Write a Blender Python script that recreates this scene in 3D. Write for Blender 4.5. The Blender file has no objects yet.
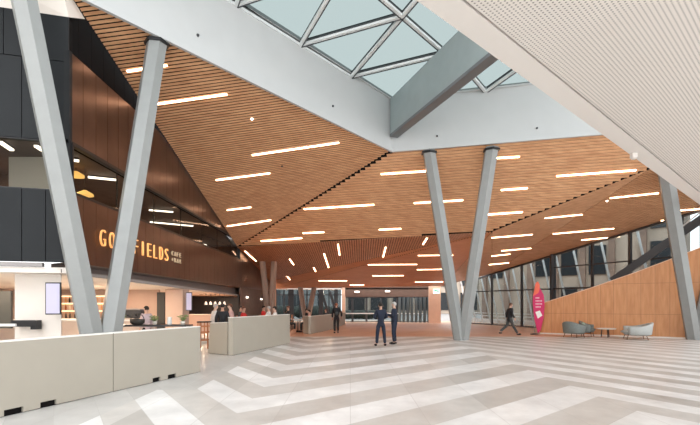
import bpy, bmesh, math, random
from mathutils import Vector, Matrix
random.seed(7)
SC = bpy.context.scene
COL = SC.collection
PI = math.pi
F, H, HY = 467.0, 1.7, 303.5          # survey values used to turn measurements into places

def pt(px, py, Y): return Vector(((px-350)/F*Y, Y, H+(HY-py)/F*Y))
def gp(px, py):
    Y = H*F/(py-HY); return Vector(((px-350)/F*Y, Y, 0))
class Plane:
    def __init__(s, a, b, c):
        s.p = Vector(a); s.n = (Vector(b)-s.p).cross(Vector(c)-s.p).normalized()
        if s.n.z > 0: s.n = -s.n
    def hit(s, px, py):
        d = Vector(((px-350)/F, 1, (HY-py)/F)); o = Vector((0,0,H))
        return o + d*((s.p-o).dot(s.n)/d.dot(s.n))
    def z(s, x, y): return s.p.z-((x-s.p.x)*s.n.x+(y-s.p.y)*s.n.y)/s.n.z

# ------------------------------------------------------------ materials
def mat(name, col, rough=.5, metal=0, emit=None, es=0, noise=0, nscale=5, bump=0, spec=.5, alpha=None):
    m = bpy.data.materials.new(name); m.use_nodes = True
    nt = m.node_tree; b = nt.nodes['Principled BSDF']
    b.inputs['Base Color'].default_value = (*col, 1)
    b.inputs['Roughness'].default_value = rough; b.inputs['Metallic'].default_value = metal
    b.inputs['Specular IOR Level'].default_value = spec
    if emit: b.inputs['Emission Color'].default_value = (*emit, 1); b.inputs['Emission Strength'].default_value = es
    if noise or bump:
        tc = nt.nodes.new('ShaderNodeTexCoord'); n = nt.nodes.new('ShaderNodeTexNoise')
        n.inputs['Scale'].default_value = nscale; n.inputs['Detail'].default_value = 4
        nt.links.new(tc.outputs['Object'], n.inputs['Vector'])
        if noise:
            r = nt.nodes.new('ShaderNodeValToRGB')
            r.color_ramp.elements[0].position = .3; r.color_ramp.elements[1].position = .7
            r.color_ramp.elements[0].color = (*[c*(1-noise) for c in col], 1)
            r.color_ramp.elements[1].color = (*[min(1, c*(1+noise)) for c in col], 1)
            nt.links.new(n.outputs['Fac'], r.inputs['Fac']); nt.links.new(r.outputs['Color'], b.inputs['Base Color'])
        if bump:
            bp = nt.nodes.new('ShaderNodeBump'); bp.inputs['Strength'].default_value = bump; bp.inputs['Distance'].default_value = .01
            nt.links.new(n.outputs['Fac'], bp.inputs['Height']); nt.links.new(bp.outputs['Normal'], b.inputs['Normal'])
    return m

def wood(name, c1, c2, scale, rough=.45, rot=0, panels=None):
    """streaky timber; scale = noise scale per axis"""
    m = mat(name, c1, rough, spec=.3); nt = m.node_tree; N = nt.nodes; L = nt.links; b = N['Principled BSDF']
    tc = N.new('ShaderNodeTexCoord'); mp = N.new('ShaderNodeMapping'); mp.inputs['Scale'].default_value = scale
    mp.inputs['Rotation'].default_value = (0,0,rot)
    n = N.new('ShaderNodeTexNoise'); n.inputs['Scale'].default_value = 1; n.inputs['Detail'].default_value = 5
    r = N.new('ShaderNodeValToRGB'); r.color_ramp.elements[0].position = .32; r.color_ramp.elements[1].position = .68
    r.color_ramp.elements[0].color = (*c1,1); r.color_ramp.elements[1].color = (*c2,1)
    L.new(tc.outputs['Object'], mp.inputs['Vector']); L.new(mp.outputs['Vector'], n.inputs['Vector'])
    L.new(n.outputs['Fac'], r.inputs['Fac']); L.new(r.outputs['Color'], b.inputs['Base Color'])
    return m

def glass(name, tint, gloss=.08, rough=.02):
    m = bpy.data.materials.new(name); m.use_nodes = True; nt = m.node_tree; nt.nodes.clear()
    o = nt.nodes.new('ShaderNodeOutputMaterial'); mx = nt.nodes.new('ShaderNodeMixShader')
    t = nt.nodes.new('ShaderNodeBsdfTransparent'); t.inputs['Color'].default_value = (*tint,1)
    g = nt.nodes.new('ShaderNodeBsdfGlossy'); g.inputs['Roughness'].default_value = rough
    fr = nt.nodes.new('ShaderNodeLayerWeight'); fr.inputs['Blend'].default_value = gloss
    nt.links.new(fr.outputs['Fresnel'], mx.inputs['Fac']); nt.links.new(t.outputs[0], mx.inputs[1]); nt.links.new(g.outputs[0], mx.inputs[2])
    nt.links.new(mx.outputs[0], o.inputs[0]); return m

WORLD = 2.6
M = {}
M['slat'] = wood('timber_slat', (.56,.285,.145), (.74,.43,.235), (1.2,9,9), .42)
M['slat_v'] = wood('timber_slat_cross', (.48,.215,.105), (.62,.30,.155), (9,1.2,9), .42)
M['slat_far'] = wood('timber_slat_warm_lit', (.56,.21,.085), (.68,.29,.13), (1.2,9,9), .42)  # far battens: warm strip light tinted into the timber colour
M['void'] = mat('black_void', (.010,.009,.009), .95, spec=.05)
M['white'] = mat('white_plaster', (.51,.52,.52), .6, noise=.02, nscale=1.5)
M['warmwhite'] = mat('cream_plaster', (.78,.72,.66), .6, noise=.02, nscale=2)
M['pinkwall'] = mat('blush_plaster', (.52,.38,.31), .6, noise=.04, nscale=2)
M['peach'] = mat('peach_panel', (.80,.52,.37), .5, noise=.04, nscale=3)
M['column'] = mat('grey_painted_steel', (.27,.28,.275), .45, noise=.04, nscale=3)
M['colwarm'] = mat('brown_steel_warm_lit', (.34,.25,.20), .5, noise=.04, nscale=3)  # far columns: brownish steel with the warm lighting worked into its tone
M['panel'] = mat('dark_bronze_panel', (.135,.085,.068), .29, metal=.85, noise=.15, nscale=1.2, bump=.05)
M['charcoal'] = mat('front_panel_dark', (.014,.016,.018), .5, noise=.12, nscale=1.2, spec=.2)  # near-black panel tone for the box front and its corner
M['blackmetal'] = mat('black_metal', (.02,.02,.022), .4, metal=.3)
M['darkframe'] = mat('dark_window_frame', (.045,.045,.048), .45, metal=.3)
M['brown'] = mat('brown_wall', (.17,.115,.095), .6, noise=.15, nscale=3)
M['header'] = mat('brown_header', (.15,.085,.06), .6, noise=.1, nscale=3)
M['lamp'] = mat('lamp_diffuser', (1,.9,.8), .5, emit=(1,.62,.38), es=7)
M['lampwhite'] = mat('cool_lamp_diffuser', (1,.95,.9), .5, emit=(1,.86,.72), es=4)
M['glow'] = mat('amber_letter', (.9,.5,.2), .4, emit=(1,.42,.12), es=.55)
M['glowpale'] = mat('pale_letter', (.55,.45,.32), .4, emit=(1,.7,.4), es=.12)
M['glass'] = glass('clear_glass', (.62,.66,.67), .1)
M['glassdark'] = glass('tinted_glass', (.55,.56,.52), .12)
M['skyglass'] = glass('skylight_glass', (.15,.178,.175), .04)
M['barrier'] = mat('greige_laminate', (.37,.34,.285), .55, noise=.02, nscale=2)
M['barriertop'] = mat('pale_laminate_edge', (.78,.76,.72), .5)
M['mull'] = mat('skylight_bar', (.74,.77,.77), .5)
M['mulldark'] = mat('skylight_bar_dark', (.06,.065,.07), .5)
M['beam'] = mat('beam_steel', (.30,.355,.36), .4, noise=.05, nscale=2)
M['beamdark'] = mat('beam_steel_shaded', (.14,.145,.15), .5)  # darker copy of the beam steel for its shaded underside
M['paving'] = mat('outside_paving', (.30,.29,.28), .8, noise=.08, nscale=.6)
M['postwhite'] = mat('white_post', (.85,.85,.84), .5)

# chevron stone floor
def floor_mat():
    m = mat('chevron_stone', (.6,.6,.6), .3, spec=.4); nt = m.node_tree; N = nt.nodes; L = nt.links; b = N['Principled BSDF']
    tc = N.new('ShaderNodeTexCoord'); sp = N.new('ShaderNodeSeparateXYZ'); L.new(tc.outputs['Object'], sp.inputs[0])
    X, Y = sp.outputs[0], sp.outputs[1]
    def mth(op, a, b_=None, c=None):
        n = N.new('ShaderNodeMath'); n.operation = op
        for i, v in enumerate((a, b_, c)):
            if v is None: continue
            if isinstance(v, (int, float)): n.inputs[i].default_value = v
            else: L.new(v, n.inputs[i])
        return n.outputs[0]
    A, B = -1.75, 4.55
    mid = mth('MULTIPLY', mth('MINIMUM', mth('MAXIMUM', X, A), B), .93)
    left = mth('MULTIPLY', mth('MINIMUM', mth('SUBTRACT', X, A), 0), -1.6)
    right = mth('MULTIPLY', mth('MAXIMUM', mth('SUBTRACT', X, B), 0), -1.8)
    f = mth('ADD', mth('ADD', mid, left), right)
    t = mth('SUBTRACT', mth('SUBTRACT', Y, f), 11.12)
    ph = mth('DIVIDE', t, 2.27)
    fr = mth('FRACT', ph)
    stripe = mth('LESS_THAN', fr, .5)
    lim = mth('SUBTRACT', -3.05, mth('MULTIPLY', mth('LESS_THAN', Y, 9.2), .75))
    inz = mth('GREATER_THAN', X, lim)
    # tile cells along each stripe
    along = mth('FLOOR', mth('DIVIDE', X, 1.12)); row = mth('FLOOR', mth('MULTIPLY', ph, 2))
    cv = N.new('ShaderNodeCombineXYZ'); L.new(along, cv.inputs[0]); L.new(row, cv.inputs[1])
    wn = N.new('ShaderNodeTexWhiteNoise'); wn.noise_dimensions = '2D'; L.new(cv.outputs[0], wn.inputs['Vector'])
    rnd = wn.outputs['Value']
    n1 = N.new('ShaderNodeTexNoise'); n1.inputs['Scale'].default_value = 1.3; n1.inputs['Detail'].default_value = 6; n1.inputs['Roughness'].default_value = .65
    mp = N.new('ShaderNodeMapping'); mp.inputs['Scale'].default_value = (1,.8,1); L.new(tc.outputs['Object'], mp.inputs[0]); L.new(mp.outputs[0], n1.inputs['Vector'])
    def mix(fac, a, b_):
        n = N.new('ShaderNodeMix'); n.data_type = 'RGBA'; n.clamp_factor = True
        if isinstance(fac, (int,float)): n.inputs['Factor'].default_value = fac
        else: L.new(fac, n.inputs['Factor'])
        for k, v in ((6,a),(7,b_)):
            if isinstance(v, tuple): n.inputs[k].default_value = (*v,1)
            else: L.new(v, n.inputs[k])
        return n.outputs[2]
    light = mix(rnd, (.70,.695,.685), (.76,.755,.75))
    dark = mix(rnd, (.45,.43,.405), (.58,.56,.535))
    st = mix(stripe, dark, light)
    plain = mix(mth('MULTIPLY_ADD', rnd, .6, .2), (.42,.41,.395), (.57,.56,.545))
    base = mix(inz, plain, st)
    warm = mth('MINIMUM', mth('MAXIMUM', mth('DIVIDE', mth('SUBTRACT', Y, 21.5), 3.5), 0), 1)
    lit = mth('MULTIPLY_ADD', n1.outputs['Fac'], .8, .6)  # random mottling of the stone, multiplied into its colour
    mul = N.new('ShaderNodeMix'); mul.data_type = 'RGBA'; mul.blend_type = 'MULTIPLY'; mul.inputs['Factor'].default_value = 1
    L.new(base, mul.inputs[6]); L.new(lit, mul.inputs[7])
    # joints
    fa = mth('FRACT', mth('DIVIDE', X, 1.12)); fb = mth('FRACT', mth('MULTIPLY', ph, 2))
    j = mth('MAXIMUM', mth('LESS_THAN', fa, .012), mth('LESS_THAN', fb, .014))
    jn = mix(mth('MULTIPLY', j, .35), mul.outputs[2], (.36,.34,.32))
    # far concourse floor: timber tone with the warm orange glow mixed in
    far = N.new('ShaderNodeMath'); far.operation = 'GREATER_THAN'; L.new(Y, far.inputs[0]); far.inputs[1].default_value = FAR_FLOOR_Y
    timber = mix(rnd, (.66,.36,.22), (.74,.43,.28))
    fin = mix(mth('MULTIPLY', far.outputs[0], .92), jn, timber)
    L.new(fin, b.inputs['Base Color'])
    rr = mth('MULTIPLY_ADD', n1.outputs['Fac'], .25, .22); L.new(rr, b.inputs['Roughness'])
    return m
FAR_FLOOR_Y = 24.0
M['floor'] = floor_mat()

def perf_mat():
    m = mat('perforated_white_panel', (.74,.69,.64), .6); nt = m.node_tree; N = nt.nodes; L = nt.links; b = N['Principled BSDF']
    tc = N.new('ShaderNodeTexCoord'); mp = N.new('ShaderNodeMapping'); mp.inputs['Rotation'].default_value = (0,0,math.radians(-44)); mp.inputs['Scale'].default_value = (16,16,16)
    L.new(tc.outputs['Object'], mp.inputs[0])
    vm = N.new('ShaderNodeVectorMath'); vm.operation = 'FRACTION'; L.new(mp.outputs[0], vm.inputs[0])
    sp = N.new('ShaderNodeSeparateXYZ'); L.new(vm.outputs[0], sp.inputs[0])
    def mth(op, a, b_):
        n = N.new('ShaderNodeMath'); n.operation = op
        for i, v in enumerate((a, b_)):
            if isinstance(v, (int, float)): n.inputs[i].default_value = v
            else: L.new(v, n.inputs[i])
        return n.outputs[0]
    dx = mth('SUBTRACT', sp.outputs[0], .5); dy = mth('SUBTRACT', sp.outputs[1], .5)
    r2 = mth('ADD', mth('MULTIPLY', dx, dx), mth('MULTIPLY', dy, dy))
    hole = mth('LESS_THAN', r2, .055)
    mx = N.new('ShaderNodeMix'); mx.data_type = 'RGBA'; mx.inputs[6].default_value = (.77,.715,.665,1); mx.inputs[7].default_value = (.25,.23,.21,1)
    L.new(hole, mx.inputs['Factor']); L.new(mx.outputs[2], b.inputs['Base Color'])
    return m
M['perf'] = perf_mat()
M['soffit'] = mat('soffit_paint', (.77,.72,.675), .6)

def ply_mat():
    """blonde timber veneer with panel joints, in wall-aligned object coordinates (x along, z up)"""
    m = wood('veneer_panel', (.52,.235,.10), (.64,.32,.15), (7,7,1.0), .4); nt = m.node_tree; N = nt.nodes; L = nt.links; b = N['Principled BSDF']
    src = b.inputs['Base Color'].links[0].from_socket
    tc = [n for n in N if n.type == 'TEX_COORD'][0]; sp = N.new('ShaderNodeSeparateXYZ'); L.new(tc.outputs['Object'], sp.inputs[0])
    def mth(op, a, b_):
        n = N.new('ShaderNodeMath'); n.operation = op
        for i, v in enumerate((a, b_)):
            if isinstance(v, (int, float)): n.inputs[i].default_value = v
            else: L.new(v, n.inputs[i])
        return n.outputs[0]
    j1 = mth('LESS_THAN', mth('FRACT', mth('DIVIDE', sp.outputs[0], .6), 0), .03)
    j2 = mth('LESS_THAN', mth('FRACT', mth('DIVIDE', mth('ADD', sp.outputs[2], .4), 1.55), 0), .012)
    j = mth('MAXIMUM', j1, j2)
    mx = N.new('ShaderNodeMix'); mx.data_type = 'RGBA'; L.new(mth('MULTIPLY', j, .6), mx.inputs['Factor']); L.new(src, mx.inputs[6]); mx.inputs[7].default_value = (.25,.10,.05,1)
    L.new(mx.outputs[2], b.inputs['Base Color']); return m
M['ply'] = ply_mat()

# ------------------------------------------------------------ mesh helpers
class MB:
    def __init__(s): s.v = []; s.f = []; s.m = []; s.mats = []; s.sm = []
    def _mi(s, m):
        if m not in s.mats: s.mats.append(m)
        return s.mats.index(m)
    def add(s, vs, fs, m, smooth=False):
        o = len(s.v); s.v += [Vector(v) for v in vs]; k = s._mi(m)
        for f in fs: s.f.append([i+o for i in f]); s.m.append(k); s.sm.append(smooth)
        return s
    def box(s, a, b, m, M4=None):
        (x0,y0,z0),(x1,y1,z1) = a, b
        vs = [Vector(p) for p in ((x0,y0,z0),(x1,y0,z0),(x1,y1,z0),(x0,y1,z0),(x0,y0,z1),(x1,y0,z1),(x1,y1,z1),(x0,y1,z1))]
        if M4 is not None: vs = [M4 @ v for v in vs]
        return s.add(vs, [(0,3,2,1),(4,5,6,7),(0,1,5,4),(1,2,6,5),(2,3,7,6),(3,0,4,7)], m)
    def loft(s, rings, m, smooth=False, cap=True, closed=True):
        n = len(rings[0]); vs = [v for r in rings for v in r]; fs = []
        for i in range(len(rings)-1):
            for j in range(n if closed else n-1):
                k = (j+1) % n; fs.append((i*n+j, i*n+k, (i+1)*n+k, (i+1)*n+j))
        if cap: fs.append(tuple(range(n))[::-1]); fs.append(tuple((len(rings)-1)*n+j for j in range(n)))
        return s.add(vs, fs, m, smooth)
    def bar(s, a, b, w, h, m, up=(0,0,1)):
        a, b = Vector(a), Vector(b); d = (b-a).normalized(); x = d.cross(Vector(up))
        if x.length < 1e-4: x = d.cross(Vector((0,1,0)))
        x.normalize(); y = x.cross(d)
        r = [x*(w/2*i)+y*(h/2*j) for i,j in ((-1,-1),(1,-1),(1,1),(-1,1))]
        return s.loft([[a+q for q in r],[b+q for q in r]], m)
    def tube(s, a, b, r, m, r2=None, n=12):
        a, b = Vector(a), Vector(b); d = (b-a).normalized(); x = d.cross(Vector((0,0,1)))
        if x.length < 1e-4: x = Vector((1,0,0))
        x.normalize(); y = x.cross(d); r2 = r if r2 is None else r2
        return s.loft([[p+(x*math.cos(t)+y*math.sin(t))*q for t in [2*PI*i/n for i in range(n)]] for p,q in ((a,r),(b,r2))], m, True)
    def lathe(s, c, prof, m, n=16):
        c = Vector(c)
        return s.loft([[c+Vector((r*math.cos(2*PI*i/n), r*math.sin(2*PI*i/n), z)) for i in range(n)] for r,z in prof], m, True)
    def sphere(s, c, r, m, n=12, keep=None):
        c = Vector(c); r = r if isinstance(r, tuple) else (r,r,r)
        bm = bmesh.new(); bmesh.ops.create_uvsphere(bm, u_segments=n, v_segments=max(6,n*2//3), radius=1)
        if keep: bmesh.ops.delete(bm, geom=[v for v in bm.verts if not keep(v.co)], context='VERTS')
        bm.verts.index_update(); vs = [c+Vector((v.co.x*r[0], v.co.y*r[1], v.co.z*r[2])) for v in bm.verts]
        fs = [[v.index for v in f.verts] for f in bm.faces]; bm.free(); return s.add(vs, fs, m, True)
    def prism(s, poly, z0, z1, m):
        n = len(poly); vs = [Vector((p[0],p[1],z0)) for p in poly]+[Vector((p[0],p[1],z1)) for p in poly]
        fs = [tuple(range(n))[::-1], tuple(range(n,2*n))]+[(i,(i+1)%n,n+(i+1)%n,n+i) for i in range(n)]
        return s.add(vs, fs, m)
    def slab(s, poly, off, m):
        n = len(poly); off = Vector(off); vs = [Vector(p) for p in poly]+[Vector(p)+off for p in poly]
        fs = [tuple(range(n))[::-1], tuple(range(n,2*n))]+[(i,(i+1)%n,n+(i+1)%n,n+i) for i in range(n)]
        return s.add(vs, fs, m)
    def build(s, name, parent=None, bevel=0, label=None, origin=None):
        me = bpy.data.meshes.new(name); o = bpy.data.objects.new(name, me); COL.objects.link(o)
        vs = s.v
        if origin is not None: origin = Vector(origin); vs = [v-origin for v in vs]; o.location = origin
        me.from_pydata([tuple(v) for v in vs], [], s.f)
        for m in s.mats: me.materials.append(M[m] if isinstance(m, str) else m)
        me.polygons.foreach_set('material_index', s.m); me.polygons.foreach_set('use_smooth', s.sm)
        bm = bmesh.new(); bm.from_mesh(me); bmesh.ops.recalc_face_normals(bm, faces=bm.faces); bm.to_mesh(me); bm.free()
        me.update()
        if parent: o.parent = parent
        if label: o['label'] = label
        if bevel:
            b = o.modifiers.new('bevel', 'BEVEL'); b.width = bevel; b.segments = 2; b.limit_method = 'ANGLE'
        return o

def struct(o): o['kind'] = 'structure'; return o
def tag(o, label, cat, group=None, kind=None):
    o['label'] = label; o['category'] = cat
    if group: o['group'] = group
    if kind: o['kind'] = kind
    return o
def thing(name, loc, label, cat, group=None, rz=0):
    o = bpy.data.objects.new(name, None); COL.objects.link(o); o.location = loc; o.rotation_euler = (0,0,rz)
    o.empty_display_size = .2
    return tag(o, label, cat, group)
def kids(o): return [c for c in bpy.data.objects if c.parent == o]
def dup(root, loc, rz=None, label=None, group=None, scale=None):
    r = root.copy(); COL.objects.link(r); r.location = loc
    if rz is not None: r.rotation_euler = (0,0,rz)
    if scale: r.scale = scale
    if label: r['label'] = label
    if group: r['group'] = group
    for ch in kids(root):
        c = ch.copy(); COL.objects.link(c); c.parent = r
        for g in kids(ch):
            d = g.copy(); COL.objects.link(d); d.parent = c
    return r

# ------------------------------------------------------------ ceiling geometry
V0 = Vector((1.89,21,8.6)); E1 = Vector((-7,12.3,9.2)); V1 = Vector((-7,28.9,5.2))
P1 = Plane(V0, E1, V1)
Ea = P1.hit(91,0); T1 = V0+(Ea-V0)*1.05
Eb = Vector((9.9,18.9,8.6)); P2 = Plane(V0, V1, Eb)
V3 = P2.hit(650,169); V2 = P2.hit(492,232)
Eb2 = V0+(Eb-V0)*1.5
def W(t, y=None): return Vector((11.25+2.4*t, 37-5.6*t, 4.08+.80*t+.03*t*t))
W0 = W(0); W3 = W(3.3)
F1 = pt(443,286,40); F2 = Vector((-6.9,43,3.05)); V5 = Vector((-7,40.9,3.67))
V4 = Vector((17.2,17.0,8.3))

def clip(poly, p, d):
    """param interval of the line p+t*d inside a convex 2-D polygon"""
    ts = []
    n = len(poly)
    for i in range(n):
        a, b = poly[i], poly[(i+1)%n]; e = (b[0]-a[0], b[1]-a[1])
        den = d[0]*e[1]-d[1]*e[0]
        if abs(den) < 1e-9: continue
        w = (a[0]-p[0], a[1]-p[1]); t = (w[0]*e[1]-w[1]*e[0])/den; u = (w[0]*d[1]-w[1]*d[0])/den
        if -1e-9 <= u <= 1+1e-9: ts.append(t)
    return (min(ts), max(ts)) if len(ts) >= 2 and max(ts)-min(ts) > .05 else None

def slats(name, polys, ref, m, pitch=.14, width=.088, drop=.02):
    """battens under a black backing; all facets share one batten direction in plan"""
    mb = MB()
    pl0 = Plane(*polys[0][:3]); a = pl0.hit(*ref[0]); b = pl0.hit(*ref[1])
    d = Vector((b.x-a.x, b.y-a.y)).normalized(); q = Vector((-d.y, d.x))
    for poly in polys:
        pl = Plane(*poly[:3]); p2 = [(v.x, v.y) for v in poly]
        mb.slab([Vector((v.x, v.y, v.z+drop+.02)) for v in poly], (0,0,.12), 'void')
        ks = [Vector(p).dot(q) for p in p2]
        k = math.ceil(min(ks)/pitch)
        while k*pitch < max(ks):
            o = q*(k*pitch); iv = clip(p2, o, d)
            if iv:
                t0, t1 = iv[0]+.02, iv[1]-.02
                if t1 > t0:
                    rings = []
                    for t in (t0, t1):
                        c = o+d*t; r = []
                        for s_, dz in ((-1,0),(1,0),(1,drop),(-1,drop)):
                            x, y = c.x+q.x*width/2*s_, c.y+q.y*width/2*s_
                            r.append(Vector((x, y, pl.z(x,y)+dz)))
                        rings.append(r)
                    mb.loft(rings, m)
            k += 1
    return struct(mb.build(name)), d

def bevel_gap(poly, g=.06):
    c = sum(poly, Vector())/len(poly); return [v+(c-v).normalized()*g for v in poly]
P1poly = [V0, T1, V1]; P2poly = [V0, V1, V2, V3, Eb2]
slats('ceiling', [bevel_gap(P1poly, .05)], ((155,104),(227,94)), 'slat', width=.08)
slats('ceiling', [bevel_gap(P2poly, .10)], ((304,209),(374,204.6)), 'slat', width=.108)
slats('ceiling', [[V1, V5, V2]], ((324,253.6),(328.6,267.5)), 'slat_v', width=.11)
slats('ceiling', [[V2, V3, W0],[V3, W3, W0],[V3, V4, W3],[V2, W0, F1]], ((545,218),(590,213.7)), 'slat', width=.108)
slats('ceiling', [[V2, F1, F2],[V2, F2, V5]], ((368,264.6),(417,264.3)), 'slat_far')
struct(MB().slab([V3,Eb2,V4], (0,0,.12), 'void').build('ceiling'))

# light strips in the battens
P3 = Plane(V1,V5,V2); P4a = Plane(V2,V3,W0); P4b = Plane(V3,W3,W0); P4c = Plane(V2,W0,F1); P5 = Plane(V2,F1,F2); P5b = Plane(V2,F2,V5)
STR = [
 (P1,127,71,167,65,'short light strip partly behind the right limb of the big left column'),
 (P1,155,104,227,94,'light strip just right of the big left column, below its ceiling joint'),
 (P1,252,155,339,142.5,'long light strip above the others on the left slope, nearest the lightwell corner'),
 (P1,216,180,270,173,'medium light strip on the left slope, second down from the long one'),
 (P1,227,210,251,207,'small light strip on the left slope close to the dark wall edge'),
 (P1,227,226,271,220,'light strip lowest on the left slope, above the black ceiling joint'),
 (P2,261,241,302,238,'light strip below the black ceiling joint near the dark wall'),
 (P2,304,209,374,204.6,'long light strip starting at the black diagonal ceiling joint'),
 (P2,303,233,324,232,'small light strip right beside the lower end of the black ceiling joint'),
 (P2,381,174,427,171,'light strip just left of the middle column, near its top'),
 (P2,379,229.6,401,228.6,'small light strip in the middle of the timber ceiling, left of the middle column'),
 (P2,414,203,463,200,'light strip crossing behind the left limb of the middle column'),
 (P2,496,158,519.5,156.6,'short light strip at the top right of the middle column'),
 (P2,501,190,527.5,188,'short light strip right of the middle column, second from the top'),
 (P2,556.5,176,636,170,'longest light strip on the right, nearest the white perforated soffit'),
 (P2,487,214.5,522.5,212,'light strip right of the middle column, third from the top'),
 (P4a,610,198,658.7,193,'light strip left of the right column top, below the dotted ceiling joint'),
 (P4a,545,218,589.7,213.7,'light strip in the middle of the right ceiling slope'),
 (P4a,491.7,237.6,532,234.5,'light strip right of the middle column just below the dotted joint'),
 (P4a,553,233.8,614,228.4,'long light strip below the middle one on the right ceiling slope'),
 (P4b,581.6,240,620,236.5,'light strip closest to the raking glass head, above the timber balustrade'),
 (P4a,501.7,250.7,538,247.6,'light strip over the walking person, upper one'),
 (P4c,489,264.6,522.5,261.5,'light strip over the walking person, lowest and nearest the glass'),
 (P4c,491.7,256,510,254,'small light strip over the walking person, between two longer ones'),
 (P4b,665,211.4,702,208.7,'light strip cut by the photo edge, just right of the right column'),
 (P4b,661,220.6,682.6,218.7,'small light strip crossing behind the right column'),
 (P5,368,264.6,417,264.3,'long light strip over the two suited men, highest of the red toned ceiling'),
 (P5,418,255.4,453,255,'light strip behind the middle column, highest there on the red toned ceiling'),
 (P5,417,269.6,453,269,'light strip behind the middle column, second down on the red toned ceiling'),
 (P5,372.5,275.7,403.6,275.5,'light strip straight above the two suited men'),
 (P5,318.6,280.7,347,280.7,'light strip low on the ceiling above the man with the backpack'),
 (P5,350,285,364,284.8,'smallest light strip low on the ceiling before the entrance doors'),
 (P5,415,282,443,281.8,'light strip lowest beside the exit sign wall'),
 (P3,245,251,256,261,'slanting light strip close to the far end of the dark wall'),
 (P3,289.6,259,293.6,264.6,'tiny slanting light strip left of centre in the cross slatted wedge'),
 (P3,324,253.6,328.6,267.5,'longest upright looking light strip in the cross slatted wedge'),
 (P3,338,244,339.6,255,'upright looking light strip high in the cross slatted wedge'),
 (P3,313.6,267.5,316,272,'tiny slanting light strip below the longest one in the wedge'),
 (P3,385.7,247,383,257.5,'light strip leaning left above the two suited men, in the wedge'),
 (P3,427,238,423,244.3,'light strip leaning left beside the middle column, in the wedge'),
 (P3,285.7,274.6,290,279.6,'lowest slanting light strip in the wedge, near the slim far column'),
]
FAC = [P1poly, P2poly, [V1,V5,V2], [V2,V3,W0],[V3,W3,W0],[V3,V4,W3],[V2,W0,F1],[V2,F1,F2],[V2,F2,V5]]
def facet(pl, px, py):
    for poly in FAC:
        q = Plane(*poly[:3]); h = q.hit(px,py); ok = set()
        n = len(poly)
        for i in range(n):
            a, b = poly[i], poly[(i+1)%n]; ok.add((b.x-a.x)*(h.y-a.y)-(b.y-a.y)*(h.x-a.x) > 0)
        if len(ok) == 1: return q
    return pl
for pl, x0,y0,x1,y1,lab in STR:
    pl = facet(pl, (x0+x1)/2, (y0+y1)/2)
    a, b = pl.hit(x0,y0), pl.hit(x1,y1); n = pl.n
    t = thing('ceiling_light', (a+b)/2, 'linear '+lab if len(lab.split()) < 15 else lab, 'ceiling light', 'linear lights in the timber ceiling')
    A, B = a-t.location, b-t.location
    MB().bar(A+n*.014, B+n*.014, .07, .03, 'lamp', up=n).build('diffuser', t)
    MB().bar(A-n*.02, B-n*.02, .11, .03, 'warmwhite', up=n).build('housing', t)

# ------------------------------------------------------------ lightwell and skylight
def wallseg(a, b, h0, h1, m, th=.2, out=None, name='wall_lightwell'):
    a, b = Vector(a), Vector(b); out = Vector(out)*th
    return MB().add([a,b,b+Vector((0,0,h1)),a+Vector((0,0,h0)),a+out,b+out,b+out+Vector((0,0,h1)),a+out+Vector((0,0,h0))],
        [(0,1,2,3),(5,4,7,6),(0,4,5,1),(3,2,6,7),(1,5,6,2),(0,3,7,4)], m).build(name)
dA = (Ea-V0); dAn = Vector((dA.x,dA.y,0)).normalized(); outA = Vector((-dAn.y,dAn.x,0));
if outA.x > 0: outA = -outA
nA = outA
up = Vector((0,0,-.02))
wl = wallseg(V0+up, V0+dA*1.7+up, 2.27, 2.35, 'white', out=outA); wl.name = 'wall_left_lightwell'; struct(wl)
dB = (Eb-V0); outB = Vector((.255,.967,0))
wr = wallseg(V0+up, V0+dB*1.55+up, 2.27, 2.27, 'white', out=outB); wr.name = 'wall_back_lightwell'; struct(wr)
# projecting lower lip of the lightwell
tl = MB().bar(V0+Vector((0,0,-.02)), V0+dA*1.7+Vector((0,0,-.02)), .10, .16, 'white').bar(V0+Vector((0,0,-.02)), V0+dB*1.55+Vector((0,0,-.02)), .10, .16, 'white')
struct(tl.build('trim_1'))
# bulkhead above the dark box top left
Kt, Et, Tt, Ft, Ut = Vector((-7,11.63,8.83)), Vector((-6.98,12.3,9.19)), Vector((-6.98,11.2,9.55)), Vector((-12.4,10.1,8.83)), Vector((-12.4,8.6,10.6))
struct(MB().add([Kt,Et,Tt,Ft,Ut],[(0,1,2),(0,2,4,3)],'warmwhite').build('ceiling_bulkhead'))
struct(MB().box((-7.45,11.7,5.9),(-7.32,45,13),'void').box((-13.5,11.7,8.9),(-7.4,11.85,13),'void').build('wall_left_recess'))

ZS = 10.87
def zs(y): return ZS+.085*(21-y)
O0 = Vector((1.89,21)); U = Vector((-1.85,-2.01)); Vv = Vector((3.54,-1.5))
def node(i,j):
    p = O0+U*i+Vv*j; return Vector((p.x, p.y, zs(p.y)))
sk = MB()
for i in range(0,7):
    o1, o2 = node(i,0)+Vector((-.5,.4,0)), node(i+1,0)+Vector((-.5,.4,0))
    sk.add([node(i,0),node(i+1,0),o2,o1],[(0,1,2,3)],'skyglass')
    for j in range(0,2):
        a,b,c,d = node(i,j),node(i+1,j),node(i+1,j+1),node(i,j+1)
        if j == 0 and i == 0: sk.add([a,b,c],[(0,1,2)],'skyglass')
        elif i >= j and not (j == 1 and i == 1): sk.add([a,b,c,d],[(0,1,2),(0,2,3)],'skyglass')
        elif i == j: sk.add([a,b,c],[(0,1,2)],'skyglass')
sk.add([node(0,0), Vector((14,18.0,ZS)), Vector((12,8,ZS)), node(7,2), node(0,2)], [(0,1,2,3,4)], 'skyglass') if False else None
R0 = node(0,0); 
s2 = [R0, V0+dB*1.55+Vector((0,0,2.3)), Vector((13,8,ZS+.3)), node(5,2)+Vector((0,0,0))]
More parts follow.
